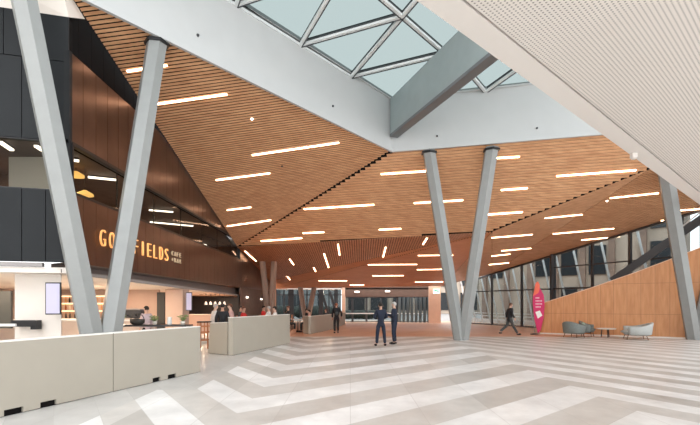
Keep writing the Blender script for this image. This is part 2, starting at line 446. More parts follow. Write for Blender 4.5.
sk2 = MB().add([R0, s2[1], s2[2], node(4,1)+Vector((.0,0,0)), node(0,1)], [(0,1,2,3,4)], 'skyglass')
sky = struct(sk.build('window_1'))
def bars(segs):
    fr = MB()
    for a,b in segs:
        fr.bar(a-Vector((0,0,.12)), b-Vector((0,0,.12)), .11, .08, 'mull'); fr.bar(a-Vector((0,0,.02)), b-Vector((0,0,.02)), .045, .14, 'mulldark')
        d_ = (b-a); side = Vector((-d_.y, d_.x, 0)).normalized()
        if side.y < 0: side = -side
        fr.bar(a+side*.065-Vector((0,0,.165)), b+side*.065-Vector((0,0,.165)), .035, .035, 'mulldark')
    return fr
segs = []
for i in range(0,7):
    for j in range(0,2):
        segs += [(node(i,j),node(i+1,j)),(node(i,j),node(i,j+1)),(node(i,j),node(i+1,j+1))]
segs = [s for s in segs if not (s[0] == node(0,0) and s[1] == node(0,1)) and not (abs((s[0]-node(0,0)).cross(U.to_3d().normalized()).length) < .3 and abs((s[1]-node(0,0)).cross(U.to_3d().normalized()).length) < .3)]
bx_ = lambda p: 2.05+(20.8-p.y)*.354
segs = [q for q in segs if all(e.x-bx_(e) < .75 for e in q)]
bars(segs).build('window_frame', sky)
# right-hand field of glazing beyond the deep beam
q0 = Vector((5.8,20.0,ZS+.02)); qa = Vector((4.0,17.6,ZS+.25)); qb = Vector((7.6,16.2,ZS+.35))
w2 = struct(MB().add([node(0,0), V0+dB*1.6+Vector((0,.2,2.30)), Vector((14,10,ZS+.9)), node(3,3), node(2,2), node(1,1)], [(0,1,2,3,4,5)], 'skyglass').build('window_2'))
bars([(q0,qa),(q0,qb)]).build('window_frame', w2)
struct(MB().bar(V0+Vector((0,0,2.30)), V0+dA*1.7+Vector((0,0,2.38)), .16, .12, 'white').bar(V0+Vector((0,0,2.30)), V0+dB*1.55+Vector((0,0,2.28)), .16, .12, 'white').build('trim_3'))
# deep beam
ba = Vector((1.95,20.8,0)); bdir = Vector((2.3,-6.5,0)).normalized(); bl = 11.5; side = Vector((-bdir.y,bdir.x,0))*.17
b_ = thing('roof_beam', ba+Vector((0,0,9.2)), 'deep grey steel beam crossing the skylight from its white corner', 'beam')
mb = MB(); mb.slab([Vector((0,0,.02))-side, Vector((0,0,1.6))-side, bdir*bl+Vector((0,0,1.6))-side, bdir*bl+Vector((0,0,.02))-side], side*2, 'beam')
mb.build('web', b_)
MB().slab([Vector((0,0,-.10))-side*1.12, bdir*bl+Vector((0,0,-.10))-side*1.12, bdir*bl+Vector((0,0,-.10))+side*1.12, Vector((0,0,-.10))+side*1.12], (0,0,.12), 'beamdark').build('bottom_flange', b_)

# ------------------------------------------------------------ perforated soffit
ZF = 5.8
e0 = Vector((-9.0,-8.1)); e1 = Vector((18.35,24.35)); ed = Vector((17.0,16.25)).normalized(); e1 = Vector((8.0*0+1.18+ed.x*24.2, 8.0+ed.y*24.2-0)) if False else e1
a0 = Vector(((416-350)/F*((ZF-H)*F/303.5), (ZF-H)*F/303.5)); a1 = Vector(((700-350)/F*((ZF-H)*F/98.5), (ZF-H)*F/98.5))
sd = (a1-a0).normalized(); sn = Vector((sd.y,-sd.x))
A0 = a0-sd*7; A1 = a1+sd*1.5
so = MB()
B0, B1 = A0+sn*.42, A1+sn*.42
so.slab([Vector((*A0,ZF)),Vector((*A1,ZF)),Vector((*B1,ZF)),Vector((*B0,ZF))], (0,0,.6), 'soffit')
C0, C1 = A0+sn*.46, A1+sn*.46
D0, D1 = A0+sn*11, Vector((A1.x+3.5, A1.y+.6))
so.slab([Vector((*B0,ZF+.06)),Vector((*B1,ZF+.06)),Vector((*C1,ZF+.06)),Vector((*C0,ZF+.06))], (0,0,.3), 'void')
so.slab([Vector((*C0,ZF)),Vector((*C1,ZF)),Vector((*D1,ZF)),Vector((*D0,ZF))], (0,0,.6), 'perf')
struct(so.build('ceiling'))
bk = a0+sd*((gp(0,400)-gp(0,400)).length) if False else None
br = Plane((0,0,ZF),(1,0,ZF),(0,1,ZF)).hit(635.5,153)
tag(MB().box((-.07,-.07,.03),(.07,.07,.16),'soffit').box((-.05,-.05,0),(.05,.05,.03),'warmwhite').build('bracket', bevel=.01), 'small white bracket on the underside edge of the perforated soffit', 'bracket').location = br-Vector((0,0,.162))-Vector((0.03,-.03,0))

# ------------------------------------------------------------ columns
def hexring(c, r, rot=0): return [Vector((c[0]+r*math.cos(PI/3*i+rot), c[1]+r*math.sin(PI/3*i+rot), c[2])) for i in range(6)]
def vcolumn(base, tops, w, m, label, collar=True, rot=-PI/2):
    base = Vector(base); t = thing('v_column', base, label, 'column')
    for k, tp in enumerate(tops):
        tp = Vector(tp)-base; s_ = 1 if tp.x > 0 else -1
        r = w/1.78
        rot = math.atan2(-base.y, -base.x)+.2
        d = tp.normalized(); top = tp+d*.06
        MB().loft([hexring((s_*.07,0,0), r, rot), hexring((top.x,top.y,top.z), r, rot)], m).build('limb', t)
        if collar:
            MB().loft([hexring((tp.x,tp.y,tp.z-.09), r*1.25, rot), hexring((tp.x,tp.y,tp.z-.01), r*1.25, rot)], 'blackmetal').build('collar', t)
    return t
AB = Vector((-6.25,11.75,0))
vcolumn(AB, [P1.hit(157,42), Vector((-7.46,10.35,9.6))], .50, 'column', 'tall grey V-shaped column standing behind the front barrier at left', True)
vcolumn(gp(461,340), [P2.hit(429,152), P2.hit(491.5,149)], .53, 'column', 'grey V-shaped column in the middle of the hall, right of the suited men')
CB = gp(695,339.5)
vcolumn(CB, [pt(662,150,19.7), pt(738,150,21.5)], .56, 'column', 'grey V-shaped column at the right before the timber balustrade', False)
vcolumn(gp(269.5,327), [P3.hit(262.5,262), P3.hit(274,262)], .40, 'colwarm', 'slim brown V-shaped column behind the diners at the end of the dark wall', False)
vcolumn(Vector((-3.9,42,0)), [Vector((-4.5,42,3.3)), Vector((-3.2,42,3.3))], .42, 'colwarm', 'small brown V-shaped column before the far glass wall', False)

# ------------------------------------------------------------ floor and outside ground
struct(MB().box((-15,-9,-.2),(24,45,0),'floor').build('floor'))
tag(MB().box((-60,45,-.2),(70,110,-.02),'paving').box((24,-9,-.2),(70,45,-.02),'paving').build('ground'), 'pale paved ground outside the glass', 'ground', kind='structure')

# ------------------------------------------------------------ left block: bronze clad box over the cafe
K = Vector((-7,11.63)); FL = Vector((-12.4,10.1))
YE = 41.0
def ceil_at(y):    # underside of the timber where it meets the cladding
    if y < 28.9: return P1.z(-7,y)
    if y < 40.9: return P3.z(-7,y)
    return 3.6
def clad(mb, path, zlo, zhi, m, w, th=.06, depth=.3, back='void'):
    """vertical metal sheets along a plan line, 15 mm gaps"""
    a, b = path; d = (b-a); L = d.length; d.normalize(); n = Vector((d.y,-d.x))
    if n.dot(-a) < 0: n = -n
    k = max(1, round(L/w)); ww = L/k
    for i in range(k):
        s0, s1 = i*ww+.008, (i+1)*ww-.008; p, q = a+d*s0, a+d*s1
        lo0, lo1 = zlo(p), zlo(q); h0, h1 = zhi(p), zhi(q)
        if h0-lo0 < .03 and h1-lo1 < .03: continue
        mb.add([Vector((*p,lo0)),Vector((*q,lo1)),Vector((*q,h1)),Vector((*p,h0)),Vector((*(p-n*th),lo0)),Vector((*(q-n*th),lo1)),Vector((*(q-n*th),h1)),Vector((*(p-n*th),h0))],
               [(0,1,2,3),(5,4,7,6),(0,4,5,1),(3,2,6,7),(1,5,6,2),(0,3,7,4)], m)
    p, q = a, b
    lo0, lo1, h0, h1 = zlo(p)+.01, zlo(q)+.01, zhi(p), zhi(q)
    o1, o2 = n*(-th-.002), n*(-depth)
    mb.add([Vector((*(p+o1),lo0)),Vector((*(q+o1),lo1)),Vector((*(q+o1),h1)),Vector((*(p+o1),h0)),Vector((*(p+o2),lo0)),Vector((*(q+o2),lo1)),Vector((*(q+o2),h1)),Vector((*(p+o2),h0))],
           [(0,1,2,3),(5,4,7,6),(0,4,5,1),(3,2,6,7),(1,5,6,2),(0,3,7,4)], back)
cst = lambda z: (lambda p: z)
WB, WT = 4.5, 5.74
lo = MB(); E2 = Vector((-7,YE)); KE = Vector((-7,29.8))
clad(lo, (K, E2), cst(2.73), lambda p: min(WB if p.y < 29.75 else 9, ceil_at(p.y)+.08), 'panel', .62)
clad(lo, (K, KE), cst(WT), lambda p: min(8.0, ceil_at(p.y)+.08) , 'panel', .62) if False else None
struct(lo.build('wall_left'))
upm = MB()
k0 = 11.63
while k0 < 29.7:
    a, b = Vector((-7,k0)), Vector((-7,min(k0+.62,29.8)))
    lt = lambda p: max(WT, min(8.0, ceil_at(p.y)+.05))
    clad(upm, (a,b), cst(WT), lt, 'panel', .62)
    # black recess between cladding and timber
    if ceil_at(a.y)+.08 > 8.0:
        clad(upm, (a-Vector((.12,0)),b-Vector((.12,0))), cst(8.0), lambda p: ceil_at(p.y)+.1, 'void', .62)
    k0 += .62
struct(upm.build('wall_left'))
fr = MB()
clad(fr, (FL, K), cst(2.73), cst(WB), 'charcoal', .5)
clad(fr, (FL, K), cst(WT), cst(7.7), 'charcoal', .5)
clad(fr, (FL, K), cst(7.72), cst(8.83), 'charcoal', 1.6)
fr.box((-14,11.9,8.6),(-7.3,12.5,8.8),'void')
struct(fr.build('wall_front_left'))
struct(MB().box((-14.2,-9,0),(-14,12,12),'warmwhite').build('wall_left'))  # unseen wall added to block sky light from behind at left
struct(MB().box((-7.12,11.6,2.73),(-6.97,11.72,8.0),'charcoal').build('trim_4'))
# ribbon windows
w3 = struct(MB().add([Vector((-7.12,11.75,WB)),Vector((-7.12,29.8,WB)),Vector((-7.12,29.8,WT)),Vector((-7.12,11.75,WT))],[(0,1,2,3)],'glassdark').build('window_3'))
f_ = MB().bar((-7.06,11.6,WB),(-7.06,29.8,WB),.14,.07,'blackmetal').bar((-7.06,11.6,WT),(-7.06,29.8,WT),.14,.09,'blackmetal')
f_.bar((-7.06,29.75,WB),(-7.06,29.75,WT),.14,.09,'blackmetal')
for y in (14.3,17,19.7,22.4,25.1,27.8): f_.bar((-7.14,y,WB),(-7.14,y,WT),.03,.04,'blackmetal')
f_.build('window_frame', w3)
o_ = Vector((.02,.1,0))
w4 = struct(MB().add([Vector((*FL,WB))+o_,Vector((*K,WB))+o_,Vector((*K,WT))+o_,Vector((*FL,WT))+o_],[(0,1,2,3)],'glassdark').build('window_4'))
f_ = MB().bar(Vector((*FL,WB))+o_,Vector((*K,WB))+o_,.12,.06,'blackmetal').bar(Vector((*FL,WT))+o_,Vector((*K,WT))+o_,.12,.06,'blackmetal')
f_.bar(Vector((*K,WB))+o_,Vector((*K,WT))+o_,.06,.06,'blackmetal')
f_.build('window_frame', w4)
# upstairs room behind the ribbon windows
struct(MB().box((-16,12.0,4.2),(-7.35,33,4.3),'brown').build('floor_upper'))
cu = MB().box((-16,11.95,5.78),(-7.35,34,5.9),'brown').add([Vector((-16,9.5,5.78)),Vector((*FL,5.78))+Vector((0,.3,0)),Vector((-7.4,11.95,5.78)),Vector((-16,11.95,5.78))],[(0,1,2,3)],'brown')
struct(cu.build('ceiling'))
struct(MB().box((-13.2,12,4.3),(-13,34,5.78),'brown').build('wall_upper_left'))
struct(MB().box((-13,33.6,4.3),(-7.3,33.8,5.78),'brown').build('wall_upper_back'))
struct(MB().box((-9.5,13.0,4.3),(-7.9,13.15,5.78),'warmwhite').box((-13,14.8,4.3),(-9.6,14.9,5.78),'header').build('wall_upper_front'))
PU = Plane((0,0,5.72),(1,0,5.72),(0,1,5.72))
UPL = [(0,142,12,150,'light tube in the upstairs room at the very left photo edge'),(36,146,47,153,'light tube in the upstairs room beside the left column limb'),
 (88,177,117,180,'light tube seen between the two limbs through the upstairs window'),(72,160,79,161,'short light tube upstairs just right of the dark corner'),
 (149,210,173,212,'light tube upstairs, upper of two right of the tall column'),(150,222,193,226,'longer light tube upstairs, lower of two right of the tall column'),
 (197,243,206,245,'tiny light tube upstairs above the word at the end of the sign'),(213,250,222,252,'farthest tiny light tube at the end of the upstairs window')]
for x0,y0,x1,y1,lab in UPL:
    a,b = PU.hit(x0,y0), PU.hit(x1,y1); t = thing('ceiling_light', (a+b)/2, lab, 'ceiling light', 'light tubes in the upstairs room')
    MB().bar(a-t.location, b-t.location, .10, .05, 'lampwhite').build('diffuser', t); MB().bar(a-t.location+Vector((0,0,.035)), b-t.location+Vector((0,0,.035)), .14, .03, 'darkframe').build('housing', t)
M['amberglass'] = mat('amber_shade', (.9,.6,.2), .4, emit=(1,.55,.15), es=1.1)
for x,y,l in ((76,174,'amber lamp shade upstairs near the dark corner, upper of two'),(85,193,'amber lamp shade upstairs near the dark corner, lower of two')):
    c = pt(x,y,14.0); t = thing('pendant_lamp', c, l, 'lamp', 'amber lamps in the upstairs room')
    MB().lathe((0,0,0), [(.05,.08),(.22,-.02),(.24,-.08),(.2,-.09)], 'amberglass').build('lamp_shade', t)
    MB().tube((0,0,.08),(0,0,5.78-c.z),.008,'blackmetal').build('cord', t)

# sign
sg = thing('cafe_sign', (-6.93,12.96,3.31), 'glowing amber letters GOLDFIELDS with small CAFE + BAR on the bronze wall', 'sign')
def letter(ch, y, z, h, wfit, m, depth=.05, name='letter'):
    cu = bpy.data.curves.new('glyph','FONT'); cu.body = ch; cu.size = 1; cu.extrude = .5; cu.offset = -.022
    o = bpy.data.objects.new('glyph', cu); COL.objects.link(o); dg = bpy.context.evaluated_depsgraph_get(); me = bpy.data.meshes.new_from_object(o.evaluated_get(dg))
    bpy.data.objects.remove(o)
    xs = [v.co.x for v in me.vertices]; ys = [v.co.y for v in me.vertices]
    sx, sy = wfit/max(.01,max(xs)-min(xs)), h/(max(ys)-min(ys)); x0, y0 = min(xs), min(ys)
    for v in me.vertices: v.co = Vector((v.co.z*depth, (v.co.x-x0)*sx, (v.co.y-y0)*sy))
    me.materials.clear(); me.materials.append(M[m]); me.name = 'letter'
    l = bpy.data.objects.new(name, me); COL.objects.link(l); l.parent = sg; l.location = (0, y, z); return l
for i, ch in enumerate('GOLDFIELDS'):
    wl_ = .07 if ch == 'I' else .27
    letter(ch, i*.505+(.1 if ch == 'I' else 0), 0, .46, wl_, 'glow')
for i, ch in enumerate('CAFE'): letter(ch, 5.22+i*.27, .27, .17, .14, 'glowpale')
for i, ch in enumerate('+BAR'): letter(ch, 5.22+i*.27, .02 if ch != '+' else .06, .17 if ch != '+' else .10, .14 if ch != '+' else .1, 'glowpale')

# ------------------------------------------------------------ cafe under the box
M['soffitgrey'] = mat('grey_brown_soffit', (.20,.16,.145), .6)
M['ledge'] = mat('grey_ledge', (.30,.28,.27), .5)
cf = MB()
zc = lambda y: 2.46-.0165*(y-12.7) if y > 12.7 else 2.46
# stepped soffit running back under the bronze wall
ys = [11.63, 20, 30, 41]
for a, b in zip(ys, ys[1:]):
    cf.add([Vector((-7.0,a,2.73)),Vector((-7.0,b,2.73)),Vector((-7.45,b,2.70)),Vector((-7.45,a,2.70)),Vector((-7.45,b,zc(b)+.1)),Vector((-7.45,a,zc(a)+.1))],[(0,1,2,3),(3,2,4,5)],'soffitgrey')
    cf.add([Vector((-7.45,a,zc(a)+.1)),Vector((-7.45,b,zc(b)+.1)),Vector((-7.2,b,zc(b)+.1)),Vector((-7.2,a,zc(a)+.1)),Vector((-7.2,b,zc(b))),Vector((-7.2,a,zc(a)))],[(0,1,2,3),(3,2,4,5)],'ledge')
    cf.add([Vector((-7.2,a,zc(a))),Vector((-7.2,b,zc(b))),Vector((-15,b,zc(b))),Vector((-15,a,zc(a)))],[(0,1,2,3)],'warmwhite')
cf.add([Vector((-15,9.2,2.46)),Vector((-12.4,10.25,2.46)),Vector((-7.2,11.7,2.46)),Vector((-15,11.7,2.46))],[(0,1,2,3)],'warmwhite')
fv = Vector((*FL,0)); kv = Vector((*K,0))
cf.bar(fv+Vector((0,.12,2.53)), kv+Vector((-.1,.12,2.53)), .1, .14, 'warmwhite')
cf.bar(fv+Vector((0,.02,2.66)), kv+Vector((-.6,-.05,2.66)), .2, .10, 'ledge')
struct(cf.build('ceiling_cafe'))
# back walls of the cafe
struct(MB().box((-15,21.0,0),(-8.6,21.15,2.45),'pinkwall').build('wall_cafe_back'))
struct(MB().box((-13,30.0,0),(-7.05,30.15,2.3),'blackmetal').build('wall_cafe_rear'))
struct(MB().box((-7.12,30.0,0),(-7.0,41,2.75),'brown').build('wall_cafe_side'))
struct(MB().box((-15,8.5,0),(-14.85,31,2.46),'pinkwall').build('wall_cafe_left'))
tag(MB().prism([(-8.62,12.0),(-7.42,12.0),(-7.72,12.5),(-8.62,12.5)],0,2.46,'warmwhite').build('pillar', bevel=.01), 'broad white pillar carrying a screen, behind the front barrier at left', 'pillar')
tag(MB().box((-7.95,20.1,0),(-7.2,20.9,2.32),'pinkwall').build('pillar', bevel=.01), 'pale pink pillar between the cafe counter and the dark bar', 'pillar')
M['opening'] = mat('dark_doorway', (.035,.04,.04), .5)
tag(MB().box((-8.62,20.85,0),(-8.05,20.95,2.2),'opening').box((-8.3,20.8,.5),(-8.26,20.86,2.1),'darkframe').build('doorway_screen'), 'dark narrow doorway between the pink wall and the pink pillar', 'doorway')
tag(MB().box((-14,20.7,.9),(-9.6,20.9,2.2),'opening').build('service_recess') if False else MB().box((-12.2,15.0,.9),(-10.9,15.1,2.1),'opening').build('service_hatch'), 'dark service hatch at the far left of the cafe', 'hatch')
# screens
M['screen'] = mat('lit_screen', (.4,.38,.5), .3, emit=(.60,.56,.78), es=.2)
def screen(c, w, h, rz, label):
    t = thing('wall_screen', c, label, 'screen', None, rz)
    MB().box((-w/2,-.03,-h/2),(w/2,.03,h/2),'blackmetal').build('casing', t, bevel=.01)
    MB().box((-w/2+.025,-.036,-h/2+.03),(w/2-.025,-.031,h/2-.03),'screen').build('display', t)
    MB().box((-.05,.03,-.1),(.05,.16,.1),'blackmetal').build('bracket', t); return t
screen(pt(53.5,298.5,11.6), .36, .80, math.radians(8), 'lavender portrait screen on the broad white pillar')
screen(pt(189,301.5,19.9), .26, .78, math.radians(10), 'narrow lavender screen on the pink pillar by the dark bar')
# card terminal bracket on pillar
t = thing('service_shelf', pt(26,323,11.8), 'black L-shaped shelf on the broad white pillar behind the barrier', 'shelf')
MB().box((-.32,-.1,-.09),(.33,.1,.07),'blackmetal').box((.18,-.1,-.16),(.33,.1,-.08),'blackmetal').build('box', t)
t = thing('white_handrail', pt(5,325,11.0), 'white horizontal rail behind the barrier at the left photo edge', 'rail')
MB().bar((-1.2,0,0),(.25,0,.0),.06,.06,'barriertop').build('bar', t); MB().bar((-.6,0,-.03),(-.6,0,-1.19),.05,.05,'barriertop').build('post', t)

# counter, shelves and bottles
M['counter'] = mat('pale_counter', (.56,.46,.40), .4, noise=.03, nscale=3)
t = thing('cafe_counter', (-9.9,17.2,0), 'long pale cafe counter behind the left column', 'counter')
MB().box((-3.2,-.3,0),(2.6,.35,1.06),'counter').build('body', t); MB().box((-3.25,-.36,1.06),(2.65,.4,1.12),'barriertop').build('worktop', t)
t = thing('back_counter', (-9.9,20.4,0), 'back counter with lit bottle shelves against the pink wall', 'counter')
MB().box((-3.5,-.2,0),(1.2,.35,1.05),'counter').build('body', t)
shf = thing('bottle_shelves', (-12.0,20.75,1.05), 'warmly lit wall shelves holding rows of bottles, seen left of the big column', 'shelving')
for z in (.33,.66,.99): MB().box((-1.1,-.2,z),(1.9,.2,z+.03),'barriertop').build('shelf', shf)
M['shelflamp'] = mat('shelf_lamp', (1,.8,.5), .5, emit=(1,.62,.32), es=2.2)
for z in (.32,.65,.98): MB().box((-1.05,.1,z-.03),(1.85,.14,z),'shelflamp').build('lamp', shf)
for x in (-1.1,.4,1.9): MB().box((x-.02,-.18,0),(x+.02,.2,1.2),'barriertop').build('upright', shf)
bcols = [(.02,.02,.02),(.25,.08,.03),(.5,.25,.1),(.03,.06,.03),(.6,.5,.4)]
bm_ = [mat('bottle_glass_%d'%i, c, .15) for i,c in enumerate(bcols)]
proto = {}
for i, m in enumerate(bm_):
    M['bt%d'%i] = m
brow = ['lowest','middle','topmost']
for r in range(3):
    for i in range(14):
        k = random.randrange(5); x = -1.0+i*.2+random.uniform(-.03,.03)
        if abs(x-.4) < .05: continue
        nm = 'bottle'
        if k not in proto:
            o = MB().lathe((0,0,0), [(.036,0),(.038,.01),(.038,.15),(.014,.2),(.014,.25),(.016,.26)], 'bt%d'%k, 10).build('bottle'); proto[k] = o
        else: o = proto[k].copy(); COL.objects.link(o)
        o.location = shf.location+Vector((x,-.06,(.03, .36, .69)[r]-(.03 if r == 0 else 0)))
        tag(o, '%s %s bottle on the %s level of the lit cafe shelves'%(('black','amber brown','orange brown','dark green','pale cream')[k],'small',brow[r]), 'bottle', 'bottles on the lit shelves, %s level'%brow[r])
# bakery cabinet and small wares
t = thing('pastry_cabinet', pt(127,318,17.2), 'pale boxy pastry cabinet on the counter, right of the big column', 'cabinet')
t.location.z = 1.12
MB().box((-.36,-.2,0),(.36,.2,.05),'counter').box((-.36,-.2,.36),(.36,.2,.40),'counter').box((-.36,-.2,.05),(-.33,.2,.36),'counter').box((.33,-.2,.05),(.36,.2,.36),'counter').box((-.33,.15,.05),(.33,.2,.36),'pinkwall').build('case', t)
MB().box((-.33,-.19,.05),(.33,-.18,.36),'glass').build('glass_front', t); MB().box((-.33,-.17,.2),(.33,.15,.21),'counter').build('shelf', t)
t = thing('coffee_machine', (-7.9,17.2,1.12), 'dark coffee machine on the counter beside the barista', 'coffee machine')
MB().box((-.3,-.22,.05),(.3,.22,.34),'darkframe').build('body', t, bevel=.02); MB().box((-.28,-.26,.34),(.28,.2,.38),'ledge').build('cup_tray', t)
for x in (-.15,.15): MB().tube((x,-.22,.16),(x,-.34,.15),.025,'blackmetal').build('group_handle', t)
for k, x in enumerate((-8.9,-8.75,-9.6)):
    tag(MB().lathe((0,0,0),[(.05,0),(.07,.02),(.08,.2),(.06,.24)],('bt2','bt4','bt1')[k],12).build('canister', origin=(0,0,0)), ('orange brown','cream','red brown')[k]+' canister on the pale cafe counter', 'canister').location = (x,17.1,1.12)

# pendants over the dark bar
pp = None
M['pendantglass'] = mat('pendant_glass', (.8,.75,.7), .4, emit=(1,.8,.65), es=.5)
for k in range(5):
    c = pt(206+k*4.6,303.5,26.0)
    lab = ('leftmost','second from left','middle','fourth from left','rightmost')[k]+' of the five small pendants over the dark bar'
    if pp is None:
        pp = thing('pendant_light', c, lab, 'pendant light', 'small pendants over the dark bar')
        MB().lathe((0,0,0), [(.02,.12),(.06,.06),(.085,-.06),(.07,-.07)], 'pendantglass', 12).build('lamp_shade', pp)
        MB().tube((0,0,.12),(0,0,.55),.006,'blackmetal').build('cord', pp); MB().lathe((0,0,.5),[(.05,0),(.05,.05)],'ledge',12).build('ceiling_rose', pp)
    else: dup(pp, c, None, lab)
t = thing('bar_counter', (-9.3,26.0,0), 'pale bar counter below the small pendants', 'counter')
MB().box((-2.2,-.3,0),(1.7,.3,1.05),'pinkwall').build('body', t); MB().box((-2.25,-.36,1.05),(1.75,.36,1.1),'counter').build('worktop', t)
for k,(x,y) in enumerate(((248,297.3),(262,299.2))):
    c = pt(x,y,(7-.1)*F/(350-x)); c.x = -6.98
    t = thing('wall_light', c, ('nearer','farther')[k]+' small white wall light on the brown wall behind the diners', 'wall light')
    MB().box((0,-.2,-.05),(.06,.2,.05),'lampwhite').build('diffuser', t); MB().box((-.02,-.22,-.07),(0,.22,.07),'brown').build('backplate', t)

# ------------------------------------------------------------ barriers
def barrier(a, b, z0, z1, label, slots=(), th=.16, gap=.01, slantA=0):
    a, b = Vector(a), Vector(b); d = (b-a); L = d.length; ang = math.atan2(d.y, d.x)
    t = thing('barrier_panel', a, label, 'barrier', 'freestanding cafe barrier panels', ang)
    # local x runs along the panel, its hall side is -y (towards the camera)
    mb = MB(); cuts = sorted(slots); hs = .10
    mb.slab([Vector((gap,0,hs)),Vector((L-gap,0,hs)),Vector((L-gap,0,z1-.02)),Vector((gap+slantA,0,z0-.02))],(0,th,0),'barrier')
    x = gap
    for s0, s1 in cuts+[(L-gap, L-gap)]:
        if s0-x > .01: mb.box((x,0,0.012),(s0,th,hs),'barrier')
        x = s1
    mb.build('body', t)
    MB().slab([Vector((gap+slantA,-.006,z0-.02)),Vector((L-gap,-.006,z1-.02)),Vector((L-gap,-.006,z1)),Vector((gap+slantA,-.006,z0))],(0,th+.012,0),'barriertop').build('top_edge', t)
    for s0, s1 in cuts: MB().box((s0,.04,.012),(s1,th,hs),'void').build('slot', t)
    MB().box((gap+.03,.03,0),(L-gap-.03,th-.03,.014),'void').build('plinth', t)
    return t
b0 = gp(0,418); b1 = gp(113,392); b2 = gp(200.5,372)
ln = (b2-b0).normalized(); bs = b0-ln*1.6
def loc_on(px, py, base): return (gp(px,py)-base).dot(ln)
b1 = bs+ln*((b1-bs).dot(ln)); b2 = bs+ln*((b2-bs).dot(ln))
sl = [(loc_on(3,417,bs), loc_on(22,412.5,bs)), (loc_on(40,408.7,bs), loc_on(56,405,bs))]
barrier(bs, b1, 1.14, 1.14, 'greige barrier panel at the lower left corner, nearest the camera', sl)
sl = [(loc_on(153,383,b1), loc_on(160.5,381.2,b1)), (loc_on(168,379.5,b1), loc_on(175.5,377.5,b1))]
barrier(b1, b2, 1.14, 1.14, 'greige barrier panel before the big left column base, second from the camera', sl)
c0, c1, c2 = gp(208,353.6), gp(232.5,355.7), gp(290,343.5)
barrier(c0, c1+(c0-c1).normalized()*.22, 1.05, 1.09, 'short angled greige barrier panel by the gap with the wooden stool', slantA=.1)
barrier(c1, c2, 1.25, 1.25, 'long greige barrier panel in front of the seated diners')
d0, d1, d2, d3 = gp(303,333.4), gp(310.5,334.2), gp(333.5,329), gp(345.5,324)
barrier(d0, d1+(d0-d1).normalized()*.15, 1.0, 1.0, 'short dim barrier panel turning the corner by the dining table', th=.12)
barrier(d1, d2, 1.0, 1.0, 'peach tinted barrier panel left of the man with the backpack', th=.12)
barrier(d2, d3, 1.0, 1.0, 'farthest barrier panel behind the man with the backpack', th=.12)

# ------------------------------------------------------------ right side: glass wall, balustrade
g = struct(MB().slab([Vector((*W(-.55).xy,0)),Vector((*W(3.3).xy,0)),W(3.3),W(0),Vector((*W(-.55).xy,3.55))],(.01,.01,0),'glass').build('window_5'))
fm = MB(); gdir = Vector((2.4,-5.6,0)).normalized()
for i, t_ in enumerate((-.5,0,.95,1.0 if False else 1.0,1.9+.0,2.35,2.75,3.2)):
    if t_ == .95: continue
    p = W(t_); w_ = .34 if abs(t_-1.0) < .01 else .13
    fm.bar((p.x,p.y,0),(p.x,p.y,p.z+.1),w_,.2,'darkframe',up=(0,1,0))
p = W(.53); fm.bar((p.x,p.y,0),(p.x,p.y,p.z+.1),.13,.2,'darkframe',up=(0,1,0))
p = W(1.5); fm.bar((p.x,p.y,0),(p.x,p.y,p.z+.1),.11,.2,'darkframe',up=(0,1,0))
for z in (.04,2.68): fm.bar(Vector((*W(-.55).xy,z)),Vector((*W(3.3).xy,z)),.12,.09,'darkframe')
fm.bar(Vector((*W(1.0).xy,4.1)),Vector((*W(3.3).xy,4.1)),.10,.07,'darkframe')
fm.bar(W(0)-Vector((0,0,.05)),W(3.3)-Vector((0,0,.05)),.14,.12,'darkframe'); fm.bar(Vector((*W(-.55).xy,3.5)),W(0)-Vector((0,0,.05)),.14,.12,'darkframe')
fm.build('window_frame', g)
# timber balustrade wall of the ramp
wa, wb_ = gp(540,333.8), gp(687,339)
wd = (wb_-wa).normalized(); Lw = (wb_-wa).length*1.55
ang = math.atan2(wd.y, wd.x)
def ztop(px, py, s): P = wa+wd*s; return H+(HY-py)/F*P.y
def s_at(px):
    k = (px-350)/F; return (k*wa.y-wa.x)/(wd.x-k*wd.y)
prof = [(0,1.66)]+[(s_at(x), ztop(x,y,s_at(x))) for x,y in ((590,288.5),(635.7,272.6),(668,260.5),(700,248))]
s_l, z_l = prof[-1]; s_k, z_k = prof[-2]; prof.append((Lw, z_l+(z_l-z_k)/(s_l-s_k)*(Lw-s_l)))
o = MB().slab([Vector((0,0,0)),Vector((Lw,0,0))]+[Vector((s,0,z)) for s,z in prof[::-1]],(0,.22,0),'ply').build('wall_right')
o.location = wa; o.rotation_euler = (0,0,ang); struct(o)
o = MB().box((0,-.015,0),(Lw,-.001,.07),'warmwhite').build('baseboard_right'); o.location = wa; o.rotation_euler = (0,0,ang); struct(o)
cp = MB()
for (s0,z0),(s1,z1) in zip(prof, prof[1:]): cp.bar((s0,.11,z0+.015),(s1,.11,z1+.015),.26,.03,'peach')
o = cp.build('trim_2'); o.location = wa; o.rotation_euler = (0,0,ang); struct(o)
rp = thing('stair_beam', (15.3,25.4,0), 'dark raking steel beam behind the timber balustrade at right', 'beam')
MB().bar(pt(612,281,25.3)-rp.location, pt(706,216,22.55)-rp.location, .16, .38, 'darkframe').build('stringer', rp)
MB().bar(pt(622,281,25.3)-rp.location+Vector((.2,0,.55)), pt(706,216,22.55)-rp.location+Vector((.2,0,.55)), .04, .05, 'postwhite').build('handrail', rp)

